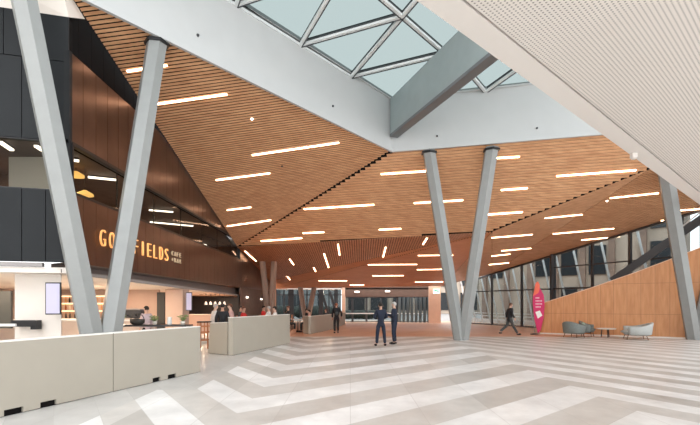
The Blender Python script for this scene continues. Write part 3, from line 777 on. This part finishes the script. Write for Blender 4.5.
# ------------------------------------------------------------ far end: entrance
struct(MB().box((-.5,43,2.32),(8.2,43.5,3.4),'header').build('wall_back_header'))
struct(MB().box((6.95,40.9,0),(7.95,41.4,3.3),'peach').build('wall_back_right'))
struct(MB().box((-.75,42.9,0),(-.45,43.3,3.4),'peach').build('wall_back_left'))
struct(MB().box((-8,43.0,3.0),(8.2,45,3.12),'warmwhite').build('ceiling_lobby'))
t = struct(MB().box((-.4,43.2,0),(8.0,43.22,2.32),'glass').build('door_1'))
fm = MB()
for px in (352.5,366.5,381,397): fm.box(((px-350)/F*43.2-.09,43.1,0),((px-350)/F*43.2+.09,43.3,2.32),'darkframe')
fm.box((-.4,43.1,2.22),(8,43.3,2.36),'darkframe').box((-.4,43.1,0),(8,43.3,.06),'darkframe')
fm.build('door_frame', t)
MB().bar((-.4,43.05,.78),(7,43.05,.78),.05,.09,'postwhite').build('door_handle', t)
for k in range(9):
    x = 4.5+k*.36
    M['blind'] = M.get('blind') or mat('slate_fin', (.12,.15,.16), .5)
    o = MB().box((-.03,-.12,0),(.10,.12,2.25),'blind').build('vertical_fin'); o.location = (x,42.6-.12*k,0); o.rotation_euler = (0,0,.5)
    tag(o, 'dark slate vertical fin beside the entrance doors, in the row left of the exit sign', 'fin', 'dark vertical fins right of the entrance doors')
es = thing('exit_sign', pt(436.3,291.3,40.85), 'small green and white exit sign on the peach wall by the entrance', 'sign')
M['exit'] = mat('exit_green', (.05,.35,.15), .5, emit=(.15,.6,.3), es=.7); M['exitwhite'] = mat('exit_white', (.9,.9,.9), .5, emit=(.9,1,.9), es=.9)
MB().box((-.27,-.04,-.2),(.27,.04,.2),'exitwhite').build('panel', es, bevel=.01)
MB().box((-.20,-.05,-.02),(.05,-.041,.14),'exit').box((.08,-.05,-.14),(.2,-.041,.14),'exit').build('pictogram', es)
for k,(px,py) in enumerate(((357,291.8),(387.5,291.2))):
    t = thing('downlight_box', pt(px,py,42.7), ('left','right')[k]+' white lamp box on the brown header over the entrance doors', 'lamp')
    MB().box((-.2,-.06,-.06),(.2,.06,.06),'lampwhite').build('diffuser', t); MB().box((-.24,.0,-.08),(.24,.1,.08),'ledge').build('housing', t)
# glass wall behind the diners
g = struct(MB().box((-8,43.3,0),(-.75,43.32,3.1),'glass').build('window_6'))
fm = MB()
for px,w_ in ((276,.2),(284,.1),(291,.5),(300,.1),(307,.1),(321,.4),(329,.1),(336,.35)): fm.box(((px-350)/F*43.2-w_/2,43.15,0),((px-350)/F*43.2+w_/2,43.3,3.2),'darkframe')
fm.box((-8,43.15,2.45),(-.75,43.3,2.55),'darkframe').box((-8,43.15,3.0),(-.75,43.4,3.3),'darkframe')
fm.build('window_frame', g)
for k,px in enumerate((326,334)):
    tag(MB().bar(pt(px-4,292,43.0),pt(px+3,316,43.0),.22,.22,'darkframe').build('raking_strut'), ('left','right')[k]+' dark raking strut before the far glass wall', 'strut')
struct(MB().box((-7.4,40.8,0),(-6.5,41.1,3.6),'peach').build('wall_back_pier'))

# ------------------------------------------------------------ outside
M['bcream'] = mat('cream_render', (.45,.37,.30), .8, noise=.15, nscale=.5); M['bbrown'] = mat('brown_brick', (.26,.18,.14), .8, noise=.2, nscale=1.5)
M['bdark'] = mat('dark_pane', (.03,.035,.04), .2); M['bgrey'] = mat('grey_cladding', (.19,.20,.20), .7, noise=.15, nscale=.4)
def building(loc, rz, L, Ht, m, m2, label, bays, floors):
    t = thing('building', loc, label, 'building', None, rz)
    MB().box((0,0,0),(L,8,Ht),m).build('wall', t)
    bw = L/bays; fh = Ht/floors
    for i in range(bays):
        MB().box((i*bw-.25,-.35,0),(i*bw+.25,0,Ht),m2).build('pier', t)
        for j in range(floors):
            if random.random() < .5:
                w = MB().box((i*bw+.5,-.12,j*fh+.6),((i+1)*bw-.5,-.02,(j+1)*fh-.5),'bdark').build('window', t)
    MB().box((-.3,-.5,Ht),(L+.3,8.3,Ht+.4),m2).build('roof_edge', t)
building((14.5,50,0), math.radians(-42), 17, 15, 'bcream', 'bbrown', 'cream rendered building with dark windows outside the right glass wall', 7, 4)
building((28.6,37.6,0), math.radians(-62), 24, 17, 'bbrown', 'bcream', 'brown building with pale piers outside behind the timber balustrade', 7, 4)
building((-.8,78,0), 0, 30, 12, 'bcream', 'bcream', 'cream building seen across the street through the entrance doors', 8, 3)
building((-26,70,0), 0, 24.5, 14, 'bgrey', 'bdark', 'grey building outside behind the diners', 8, 4)
wpost = None
for k, t_ in enumerate((-1.0,-.84,-.68,-.52,-.36,-.2,-.04,.12,.28,.44,.6,.8,1.0,1.25,1.6,2.0)):
    p = W(t_); o = Vector((1.6,.7,0))
    c = Vector((p.x,p.y,0))+o
    lab = 'slender white leaning post outside the right glass wall'
    if wpost is None: wpost = MB().bar((0,0,0),(-1.25,.4,6.5),.12,.12,'postwhite').build('leaning_post')
    else: wpost_ = wpost.copy(); COL.objects.link(wpost_)
    ob = wpost if k == 0 else wpost_
    ob.location = c; tag(ob, lab, 'post', 'white leaning posts outside the glass')
t = thing('outside_railing', (12.5,40,0), 'low white railing outside the right glass wall', 'railing')
p, q = W(-1.3)+Vector((2.2,1,0)), W(1.0)+Vector((2.2,1,0)); 
for z in (.62,.86): MB().bar(Vector((p.x,p.y,z))-t.location, Vector((q.x,q.y,z))-t.location, .05,.06,'postwhite').build('rail', t)
MB().bar(Vector((p.x,p.y,.18))-t.location, Vector((q.x,q.y,.18))-t.location, .25,.36,'postwhite').build('kerb', t)
M['hedge'] = mat('dark_hedge', (.035,.042,.036), .9, noise=.4, nscale=6, bump=.5)
for k,(x0,x1,y,h,lab) in enumerate(((-.5,3.8,52,.95,'dark hedge outside the entrance doors'),(-10,-1.5,55,1.5,'dark green hedge outside behind the diners'))):
    mb = MB(); n = 40
    for i in range(n):
        x = x0+(x1-x0)*i/(n-1); mb.sphere((x,y+random.uniform(-.3,.3),h*.5),(.5,.6,h*.5*random.uniform(.8,1.05)),'hedge',8)
    tag(mb.build('hedge'), lab, 'hedge')

# banner
bn = thing('feather_banner', gp(540,334.3)-Vector((.36,.1,0)), 'magenta feather banner with an orange tip and pale lettering, at the balustrade end', 'banner')
M['magenta'] = mat('magenta_fabric', (.55,.015,.11), .6); M['orangef'] = mat('orange_fabric', (.75,.13,.07), .6); M['palefab'] = mat('pale_print', (.75,.55,.6), .6)
Yb = bn.location.y
def bpt(px, py, dy=0): return Vector(((px-540)/F*Yb+.25, dy, (HY-py)/F*Yb+H))
outl = [(539,333.5),(535.5,318),(534,303),(534.5,294),(538,288),(541,288),(545,295),(545.8,305),(544.8,318),(542,330)]
ring = [bpt(x,y) for x,y in outl]
MB().slab([r+Vector((0,-.012,0)) for r in ring],(0,.024,0),'magenta').build('flag', bn)
MB().slab([bpt(x,y,-.02) for x,y in ((534.3,296),(535.5,290.5),(537,283),(539,281.5),(541,285),(540.5,290),(539.5,293))],(0,.04,0),'orangef').build('tip', bn)
MB().slab([bpt(x,y,-.016) for x,y in ((536.5,312),(541,310.5),(543.5,315.5),(539,318.5))],(0,.004,0),'barriertop').build('patch', bn)
pr = MB()
for py,w_ in ((298.5,4),(301.5,5.5),(304.5,6.5),(307.5,5)):
    x = 536.8
    while x < 536.8+w_: pr.slab([bpt(x,py,-.016),bpt(x+.9,py,-.016),bpt(x+.9,py-1.2,-.016),bpt(x,py-1.2,-.016)],(0,.004,0),'palefab'); x += 1.35
pr.build('lettering', bn)
MB().tube((0.02,.03,0),(.02,.03,3.0),.015,'ledge').build('pole', bn); MB().lathe((0.02,.03,0),[(.22,0),(.22,.03),(.05,.06)],'blackmetal').build('base', bn)

# ------------------------------------------------------------ lounge furniture
M['greenfab'] = mat('sage_fabric', (.18,.20,.19), .9, noise=.2, nscale=30, bump=.3); M['lightfab'] = mat('light_grey_fabric', (.42,.44,.43), .9, noise=.1, nscale=30, bump=.3)
M['cushion'] = mat('green_cushion_fabric', (.30,.40,.31), .9); M['woodleg'] = mat('oak_leg', (.20,.11,.06), .5)
def tub(label, loc, rz, w, dep, m, cush=True):
    t = thing('armchair', loc, label, 'armchair', None, rz)   # faces +y locally
    n = 22; rings = []
    for i in range(n+1):
        a = math.radians(-35+250*i/n)+PI      # wraps the back from arm to arm
        c, s = math.cos(a), math.sin(a)
        fr_ = (1-s)/2 if False else max(0,-s)
        h = .60+.20*fr_**1.5
        for_ = [(.40,.20),(.46,.24),(.485,h*.7),(.51,h-.02),(.49,h+.015),(.43,h),(.395,h*.8),(.37,.26)]
        rings.append([Vector((c*r*w/.9, s*r*dep/.9, z)) for r,z in for_])
    MB().loft(rings, m, True).build('shell', t)
    MB().sphere((0,.06,.36),(.38*w/.9,.40*dep/.9,.11), m, 16).build('seat_cushion', t)
    if cush: MB().sphere((-.02,-.26*dep/.9,.56),(.28*w/.9,.10,.17), 'cushion' if m == 'greenfab' else m, 12).build('back_cushion', t)
    MB().lathe((0,0,.22),[(.36*w/.9,0),(.40*w/.9,.06),(.36*w/.9,.1)],m).build('seat_base', t)
    for x in (-1,1):
        for y in (-1,1): MB().tube((x*.33*w/.9,y*.30*dep/.9,0),(x*.27*w/.9,y*.25*dep/.9,.26),.017,'woodleg',.022).build('leg', t)
    return t
tub('sage green tub armchair left of the round table, nearer of the two', gp(573,337.2)+Vector((0,-.1,0)), math.radians(-60), 1.0, .92, 'greenfab')
tub('sage green tub armchair behind the nearer green one, left of the table', gp(586.5,336.6)+Vector((.1,.1,0)), math.radians(-130), .72, .72, 'greenfab')
tub('light grey wide tub armchair right of the small round table', gp(635.5,339.3), math.radians(70), 1.15, 1.3, 'lightfab')
t = thing('coffee_table', gp(606,337.2), 'small round coffee table with a pale top between the armchairs', 'table')
MB().lathe((0,0,.41),[(.44,0),(.46,.015),(.46,.035),(.44,.045)],'barriertop',28).build('table_top', t)
for k in range(3):
    a = 2*PI*k/3+.4; MB().tube((.22*math.cos(a),.22*math.sin(a),0),(.18*math.cos(a),.18*math.sin(a),.42),.022,'blackmetal').build('leg', t)

# ------------------------------------------------------------ people
M['skin'] = mat('skin', (.50,.28,.20), .6); M['skin2'] = mat('skin_light', (.60,.38,.29), .6)
def cloth(name, c): 
    if name not in M: M[name] = mat(name, c, .85, noise=.12, nscale=12)
    return name
cloth('navy',(.010,.015,.032)); cloth('black_cloth',(.014,.015,.018)); cloth('red_cloth',(.55,.03,.03)); cloth('white_cloth',(.65,.62,.60)); cloth('pink_cloth',(.55,.33,.30)); cloth('darkgrey_cloth',(.05,.055,.055)); cloth('blush_cloth',(.50,.40,.42))
cloth('hair_dark',(.02,.015,.012)); cloth('hair_brown',(.12,.05,.03)); cloth('hair_grey',(.42,.40,.38)); cloth('hair_red',(.25,.09,.05))
BASE = dict(pelvis=(0,0,.94),waist=(0,0,1.10),chest=(0,0,1.28),nb=(0,-.005,1.44),neck=(0,.005,1.51),head=(0,.02,1.61),crown=(0,.005,1.675),chin=(0,.055,1.565),nose=(0,.105,1.61),
 shR=(.17,0,1.40),elR=(.235,-.03,1.13),wrR=(.23,.05,.90),haR=(.22,.09,.82),shL=(-.17,0,1.40),elL=(-.235,-.03,1.13),wrL=(-.23,.05,.90),haL=(-.22,.09,.82),
 hipR=(.09,0,.88),knR=(.10,.02,.49),anR=(.10,-.02,.09),toR=(.12,.15,.035),hipL=(-.09,0,.88),knL=(-.10,.02,.49),anL=(-.10,-.02,.09),toL=(-.12,.15,.035))
RAD = dict(pelvis=.115,waist=.112,chest=.13,nb=.07,neck=.052,head=.083,crown=.07,chin=.05,nose=.016,sh=.062,el=.042,wr=.029,ha=.036,hip=.088,kn=.056,an=.038,to=.033)
EDG = [('pelvis','waist'),('waist','chest'),('chest','nb'),('nb','neck'),('neck','head'),('head','crown'),('head','chin'),('head','nose')]
for s_ in 'RL': EDG += [('chest','sh'+s_),('sh'+s_,'el'+s_),('el'+s_,'wr'+s_),('wr'+s_,'ha'+s_),('pelvis','hip'+s_),('hip'+s_,'kn'+s_),('kn'+s_,'an'+s_),('an'+s_,'to'+s_)]
def skinmesh(name, J, edges, rad, root, parent, m, grow=0, extra=()):
    names = []; 
    for a,b in edges:
        for q in (a,b):
            if q not in names: names.append(q)
    me = bpy.data.meshes.new(name); bm = bmesh.new(); lay = bm.verts.layers.skin.verify(); vm = {}
    for q in names:
        v = bm.verts.new(J[q]); vm[q] = v; r = rad.get(q) or rad[q[:-1]]; v[lay].radius = (r+grow, r+grow)
        v[lay].use_root = (q == root)
    for a,b in edges: bm.edges.new((vm[a],vm[b]))
    bm.to_mesh(me); bm.free()
    o = bpy.data.objects.new(name, me); COL.objects.link(o); o.parent = parent; me.materials.append(M[m])
    k = o.modifiers.new('skin','SKIN'); k.use_smooth_shade = True
    s = o.modifiers.new('sub','SUBSURF'); s.levels = 1; s.render_levels = 1
    return o
def person(loc, rz, label, top, bottom, hair, over=None, skin='skin', hands=False, sit=False, sleeves=True, shorts=False, group=None, sc=1.0, legs=True, lean=0, shoes='black_cloth'):
    J = {k: Vector(v) for k,v in BASE.items()}
    if sit:
        for k in J:
            if not k[:2] in ('kn','an','to'): J[k] += Vector((0,-.02,-.40))
        for s_,x in (('R',1),('L',-1)):
            J['hip'+s_] = Vector((x*.1,.05,.52)); J['kn'+s_] = Vector((x*.12,.46,.52)); J['an'+s_] = Vector((x*.12,.44,.09)); J['to'+s_] = Vector((x*.13,.62,.035))
            J['el'+s_] = Vector((x*.24,.10,.76)); J['wr'+s_] = Vector((x*.16,.34,.80)); J['ha'+s_] = Vector((x*.13,.42,.80))
    if lean:
        for k in J:
            if J[k].z > J['pelvis'].z-.01 and not k[:2] in ('kn','hi'):
                h_ = J[k].z-J['pelvis'].z; J[k] += Vector((0, h_*math.sin(lean), -h_*(1-math.cos(lean))))
    if over:
        for k,v in over.items(): J[k] = Vector(v)
    t = thing('person', loc, label, 'person', group, rz); t.scale = (sc,sc,sc)
    R = dict(RAD); edges = list(EDG)
    if hands:
        for s_ in 'RL':
            d = (J['ha'+s_]-J['wr'+s_]).normalized(); x = d.cross(Vector((0,0,1)));  x = Vector((0,1,0)) if x.length < .3 else x.normalized(); n_ = x.cross(d)
            for i in range(5):
                off = (i-1.5)*.02; ln_ = (.055,.065,.06,.048,.04)[i]
                if i == 4: a = J['ha'+s_]-d*.02+x*.045; b = a+d*.03+x*.012+n_*.02
                else: a = J['ha'+s_]+d*.035+x*off; b = a+d*ln_*.7-n_*.02
                J['f%da'%i+s_] = a; J['f%db'%i+s_] = b; R['f%da'%i] = .0095; R['f%db'%i] = .008
                edges += [('ha'+s_,'f%da'%i+s_),('f%da'%i+s_,'f%db'%i+s_)]
    R.update(pelvis=.085, waist=.085, hip=.055, kn=.045)
    skinmesh('body', J, edges, R, 'pelvis', t, skin)
    te = [('pelvis','hem'),('pelvis','waist'),('waist','chest'),('chest','nb')]
    for s_ in 'RL':
        te += [('chest','sh'+s_),('sh'+s_,'el'+s_)]
        if sleeves: te += [('el'+s_,'wr'+s_)]
    R2 = dict(RAD); R2['wr'] = .036; R2['nb'] = .066
    J2 = dict(J); J2['hem'] = J['pelvis']-Vector((0,0,.15 if not sit else .03)); R2['hem'] = .125; R2['pelvis'] = .12; R2['waist'] = .115; J2['nb'] = J['nb']-Vector((0,0,.02))
    skinmesh('jacket' if sleeves else 'shirt', J2, te, R2, 'pelvis', t, top, .022)
    le = [('waist','pelvis')]
    J3 = dict(J); J3['waist'] = J['pelvis']+Vector((0,0,.08))
    for s_ in 'RL':
        le += [('pelvis','hip'+s_),('hip'+s_,'kn'+s_)]
        if not shorts: le += [('kn'+s_,'an'+s_)]
    R3 = dict(RAD); R3['an'] = .05; R3['waist'] = .105
    skinmesh('shorts' if shorts else 'trousers', J3, le, R3, 'pelvis', t, bottom, .018)
    if hair:
        c = J['head']+Vector((0,-.012,.03)); MB().sphere(c,(.094,.105,.10),hair,14,keep=lambda p: p.z > .15 or (p.y < .05 and p.z > -.55)).build('hair', t)
    for s_ in 'RL':
        d = (J['to'+s_]-J['an'+s_]); a, b = J['an'+s_]-Vector((0,0,.03))-d*.25, J['to'+s_]+d*.1
        MB().sphere((a+b)/2,(.052,max(.10,(b-a).xy.length/2+.03),.05),shoes,10).build('shoe', t)
    for x in (-1,1): MB().sphere(J['head']+Vector((x*.088,-.005,-.005)),(.012,.02,.032),skin,8).build('ear', t)
    return t
# two men in suits
person(gp(381,346.3)+Vector((0,.1,0)), math.radians(10), 'person in a navy suit seen from behind, left of the two men talking', 'navy','navy','hair_dark',
  dict(anR=(.17,0,.09),toR=(.22,.14,.035),knR=(.14,.02,.49),anL=(-.17,-.02,.09),toL=(-.24,.12,.035),knL=(-.14,.02,.49),
       elR=(.26,.02,1.15),wrR=(.10,.24,1.12),haR=(.03,.27,1.14),elL=(-.27,.0,1.15),wrL=(-.12,.22,1.10),haL=(-.05,.27,1.12)), hands=True, sc=1.0)
person(gp(394.5,344.5)+Vector((0,.1,0)), math.radians(70), 'person in a navy suit turned left with grey hair, right of the two men talking', 'navy','navy','hair_grey',
  dict(elR=(.26,-.03,1.14),wrR=(.18,.22,1.08),haR=(.12,.28,1.12),elL=(-.26,.0,1.16),wrL=(-.15,.25,1.22),haL=(-.1,.30,1.29)), skin='skin2', hands=True, sc=1.02)
# walking away with backpack
pc = person(gp(336.5,333.6)+Vector((0,.1,0)), math.radians(12), 'person in black walking away with a backpack beside the far barrier', 'black_cloth','black_cloth','hair_red',
  dict(knR=(.10,.12,.52),anR=(.09,.02,.12),toR=(.1,.17,.06),knL=(-.10,.06,.49),anL=(-.13,-.14,.12),toL=(-.13,0,.035),elR=(.28,-.05,1.15),wrR=(.3,.08,.95),haR=(.3,.1,.88)), hands=True, lean=.12)
t = thing('backpack', pc.location+Vector((.02,-.2,1.03)), 'black backpack on the back of the person walking away', 'backpack')
MB().sphere((0,0,.18),(.17,.11,.25),'black_cloth',14).build('bag', t); MB().sphere((0,-.09,.1),(.12,.05,.12),'darkgrey_cloth',10).build('pocket', t)
# striding person on the right
person(gp(509.5,335.3), math.radians(-80), 'person in black top and dark grey trousers striding right past the glass wall', 'black_cloth','darkgrey_cloth','hair_brown',
  dict(knR=(.10,.14,.52),anR=(.09,.42,.10),toR=(.09,.60,.05),knL=(-.10,-.10,.50),anL=(-.10,-.50,.20),toL=(-.1,-.42,.06),elR=(.24,.02,1.14),wrR=(.22,.16,.93),haR=(.2,.20,.86),elL=(-.23,-.08,1.14),wrL=(-.22,-.04,.92),haL=(-.2,0,.85)), hands=True, skin='skin2', lean=.10)
# cafe staff
person(pt(146.5,330,16.3)*1+Vector((0,0,-(H+(HY-330)/F*16.3))), math.radians(60), 'person in a blush shirt and dark apron working behind the cafe counter', 'blush_cloth','black_cloth','hair_dark', skin='skin2', sc=.93)
person(Vector((-4.75,17.4,0)), math.radians(10), 'person in black standing with their back turned between barrier and bar', 'black_cloth','black_cloth','hair_dark', sc=.98)
person(Vector((-5.28,18.0,0)), math.radians(-60), 'person in a white shirt bending over, left of the waiter in black', 'white_cloth','darkgrey_cloth','hair_grey', skin='skin2', sc=.98, lean=.15)
person(Vector((-4.72,18.7,0)), math.radians(100), 'person in a pink shirt right of the waiter in black', 'pink_cloth','darkgrey_cloth','hair_brown', skin='skin2', lean=.12, sc=.98)
# diners, tables and chairs behind the barriers
M['cane'] = mat('cane_wood', (.42,.17,.08), .5)
def chair_parts(t, m='cane'):
    MB().box((-.21,-.2,.44),(.21,.22,.47),m).build('seat', t, bevel=.01)
    for x in (-.19,.19):
        MB().tube((x,.19,0),(x,.19,.44),.017,'blackmetal').build('leg', t); MB().tube((x,-.2,0),(x,-.2,.44),.017,'blackmetal').build('leg', t)
    MB().box((-.2,-.22,.62),(.2,-.19,.84),m).bar((-.18,-.205,.44),(-.18,-.205,.7),.025,.02,m).bar((.18,-.205,.44),(.18,-.205,.7),.025,.02,m).build('backrest', t)
DIN = [ # x, y, face, top, hair, skin, label
 (-4.72,20.8,-90,'red_cloth','hair_brown','skin','seated person in red, leftmost diner in red behind the long barrier'),
 (-3.38,20.9,90,'white_cloth','hair_dark','skin2','seated person in white right of the leftmost diner in red'),
 (-5.5,23.6,-90,'darkgrey_cloth','hair_dark','skin','seated person in dark grey at the back of the dining area by the brown wall'),
 (-4.15,23.7,90,'white_cloth','hair_grey','skin2','seated grey haired person in white before the slim brown column'),
 (-4.78,25.9,-90,'red_cloth','hair_dark','skin','seated person in bright red near the right end of the long barrier'),
 (-3.44,25.9,90,'black_cloth','hair_brown','skin','seated person in black facing the diner in bright red'),
 (-3.75,27.8,-85,'white_cloth','hair_dark','skin','seated person in white at the table in the gap between barriers'),
 (-2.45,27.8,90,'pink_cloth','hair_dark','skin2','seated person in pink at the table in the gap between barriers'),
 (-3.05,33.0,-90,'black_cloth','hair_dark','skin','seated person in black behind the peach tinted barrier, left one'),
 (-1.72,33.0,90,'darkgrey_cloth','hair_brown','skin','seated person in grey behind the peach tinted barrier, right one'),
]
TBL = [(-4.05,20.85,'white cafe table between the leftmost diner in red and the one in white'),(-4.83,23.65,'white cafe table before the brown wall at the back of the diners'),(-4.11,25.9,'white cafe table between the diner in bright red and the one in black'),
       (-3.1,27.8,'white cafe table in the gap between the long barrier and the peach tinted one'),(-2.39,33.0,'white cafe table behind the peach tinted barrier')]
ct = None
ZT = lambda y: .24 if y < 27 else 0
struct(MB().box((-6.95,19.8,0),(-3.05,22.3,.24),'floor').box((-6.95,22.3,0),(-3.1,26.9,.24),'floor').build('floor_terrace'))
for x,y,lab in TBL:
    if ct is None:
        ct = thing('cafe_table', (x,y,ZT(y)), lab, 'table', 'white cafe tables')
        MB().box((-.32,-.35,.72),(.32,.35,.75),'barriertop').build('table_top', ct, bevel=.008); MB().tube((0,0,.02),(0,0,.72),.03,'blackmetal').build('pedestal', ct); MB().lathe((0,0,0),[(.24,0),(.24,.015),(.04,.03)],'blackmetal').build('base', ct)
    else: dup(ct, (x,y,ZT(y)), None, lab)
cc = None
for x,y,fa,top,hair,skn,lab in DIN:
    rz = math.radians(fa); back = 0.0
    lab2 = 'cane chair under the '+lab.replace('seated ','')
    lab2 = ' '.join(lab2.split()[:16])
    p = Vector((x,y,ZT(y))); q = p-Vector((-math.sin(rz),math.cos(rz),0))*.02
    if cc is None:
        cc = thing('dining_chair', q, lab2, 'chair', 'cane chairs of the diners', rz); chair_parts(cc)
    else: dup(cc, q, rz, lab2)
    person(p, rz, lab, top, 'darkgrey_cloth', hair, sit=True, skin=skn)
# stool seen in the gap between the first two barriers
st = thing('bar_stool', gp(204.5,350)+Vector((-.2,.6,0)), 'wooden slatted stool with a dark seat in the gap between the first two barriers', 'stool')
MB().box((-.22,-.2,.98),(.22,.2,1.03),'blackmetal').build('seat', st, bevel=.01)
for x in (-.18,.18):
    for y in (-.17,.17): MB().bar((x*1.1,y*1.1,0),(x,y,.98),.04,.04,'cane').build('leg', st)
for z in (.3,.6,.82):
    for y in (-.175,.175): MB().box((-.19,y-.01,z),(.19,y+.01,z+.04),'cane').build('stretcher', st)
for x in (-.1,.07): MB().box((x-.02,-.195,.3),(x+.02,-.175,.98),'cane').build('slat', st)
# high table with plants and basket just behind the first barrier
ht = thing('service_table', Vector((-5.75,13.4,0)), 'dark topped service table just behind the front barrier', 'table')
MB().box((-1.1,-.3,1.05),(1.15,.3,1.09),'darkframe').build('table_top', ht, bevel=.005)
for x in (-1.0,1.05):
    for y in (-.25,.25): MB().bar((x,y,0),(x,y,1.05),.04,.04,'darkframe').build('leg', ht)
M['leaf'] = mat('leaf_green', (.16,.22,.07), .6); M['pot'] = mat('pale_pot', (.6,.55,.48), .6); M['basket'] = mat('black_basket', (.04,.035,.03), .7)
def plant(x, lab):
    t = thing('potted_plant', ht.location+Vector((x,0,1.09)), lab, 'plant')
    MB().lathe((0,0,0),[(.05,0),(.07,.1),(.06,.1)],'pot').build('pot', t)
    lf = MB()
    for i in range(26):
        a = random.uniform(0,2*PI); r = random.uniform(.04,.15); z = .12+random.uniform(.02,.16); c = Vector((r*math.cos(a),r*math.sin(a),z))
        lf.tube((0,0,.09),c,.003,'leaf',n=4); lf.sphere(c,(.035,.03,.012),'leaf',6)
    lf.build('foliage', t)
plant(-.85,'small potted plant at the left end of the dark service table'); plant(.15,'small potted plant right of the round basket on the service table'); plant(.95,'small potted plant at the right end of the dark service table')
t = thing('basket', ht.location+Vector((-.35,0,1.09)), 'round black handled basket on the service table between two plants', 'basket')
MB().lathe((0,0,0),[(.13,0),(.19,.06),(.2,.16),(.18,.16),(.17,.07),(.1,.03)],'basket').build('bowl', t)
hd = MB()
for i in range(10):
    a, b = PI*i/10, PI*(i+1)/10; hd.tube((.19*math.cos(a),0,.15+.17*math.sin(a)),(.19*math.cos(b),0,.15+.17*math.sin(b)),.012,'basket')
hd.build('handle', t)
t = tag(MB().lathe((0,0,0),[(.06,0),(.07,.02),(.06,.2),(.065,.22)],'barriertop').build('white_jug'), 'white jug on the service table left of the stool gap', 'jug'); t.location = ht.location+Vector((.55,.05,1.09))

# tiny sensors on the lightwell walls
def on_wall(px, py, o, d):
    n = Vector((-d.y, d.x, 0)); k = Vector(((px-350)/F,1,(HY-py)/F)); s = (o-Vector((0,0,H))).dot(n)/k.dot(n); return Vector((0,0,H))+k*s
for k,(px,py,d,lab) in enumerate(((198,35,dA,'small dark sensor high on the left lightwell wall'),(333,106,dA,'small dark sensor on the left lightwell wall near its corner'),(437,136,dB,'small grey sensor on the back lightwell wall beside the beam'),(537,128,dB,'small grey sensor on the back lightwell wall near the soffit'))):
    c = on_wall(px,py,V0,d); s = MB().sphere((0,0,0),.045,'darkframe',10).build('wall_sensor'); s.location = c-c.normalized()*.03; tag(s, lab, 'sensor')
for pl,px,py,lab,m in ((P1,252,119,'tiny glowing white sprinkler head between two strips on the left slope','lampwhite'),(P1,282,166,'tiny dark sprinkler head below the long strip on the left slope','blackmetal'),(P2,607,201,'tiny glowing white sprinkler head beside the strip near the right column','lampwhite')):  # white heads are given the glowing diffuser material though they are no lamps
    s = MB().lathe((0,0,-.04),[(.03,0),(.05,.03),(.05,.06)],m,10).build('ceiling_sprinkler'); s.location = pl.hit(px,py); tag(s, lab, 'sprinkler')

# ------------------------------------------------------------ lights
w = bpy.data.worlds.new('overcast'); SC.world = w; w.use_nodes = True; nt = w.node_tree; bg = nt.nodes['Background']
bg.inputs['Color'].default_value = (.97,.985,1,1); bg.inputs['Strength'].default_value = WORLD
def area(name, loc, size, energy, col=(1,.75,.52), sy=None, rot=(0,0,0)):
    l = bpy.data.lights.new(name,'AREA'); l.energy = energy; l.size = size; l.color = col
    if sy: l.shape = 'RECTANGLE'; l.size_y = sy
    o = bpy.data.objects.new(name, l); COL.objects.link(o); o.location = loc; o.rotation_euler = rot; return o
# downlights: a fitting in the cafe and lobby ceilings with its light just below
DL = [(-9,14,2.40,80),(-11.5,14,2.40,80),(-9,18.3,2.36,95),(-11.5,18.3,2.36,95),(-8.6,23,2.25,110),(-8.6,27,2.20,90),(-2,44,2.97,500),(3,44,2.97,500)]
dlp = None
for k,(x,y,z,e) in enumerate(DL):
    lab = ('round downlight in the cafe ceiling, ' if k < 6 else 'round downlight in the lobby ceiling, ')+('near left column','near the far left','over the left counter','over the bottle shelves','before the dark bar','inside the dark bar','left one','right one')[k]
    if dlp is None:
        dlp = thing('downlight', (x,y,z), lab, 'downlight', 'round downlights'); MB().lathe((0,0,0),[(.09,0),(.12,.0),(.12,.03),(.09,.03)],'ledge').build('rim', dlp); MB().lathe((0,0,.005),[(.089,0),(.089,.015)],'lampwhite').build('diffuser', dlp)
    else: dup(dlp, (x,y,z), None, lab)
    area('downlight_lamp', (x,y,z-.03), .18, e, (1,.76,.55))

for x,y in ((-9.6,13.8),(-9.2,18),(-9.2,24)): area('upstairs_fill', (x,y,5.66), .8, 70, (1,.9,.75))  # added area lights that boost the upstairs tubes
# ------------------------------------------------------------ camera and view
cam = bpy.data.cameras.new('camera'); co = bpy.data.objects.new('camera', cam); COL.objects.link(co); SC.camera = co
co.location = (0,0,H); co.rotation_euler = (PI/2,0,0)
cam.sensor_width = 36; cam.lens = F*36/700; cam.shift_x = 0; cam.shift_y = (HY-212.5)/700; cam.clip_end = 400
SC.view_settings.view_transform = 'Standard'; SC.view_settings.look = 'None'; SC.view_settings.gamma = 1; SC.view_settings.exposure = 0.48
SC.view_settings.use_curve_mapping = False
SC.cycles.max_bounces = 10; SC.cycles.diffuse_bounces = 5; SC.cycles.transparent_max_bounces = 12
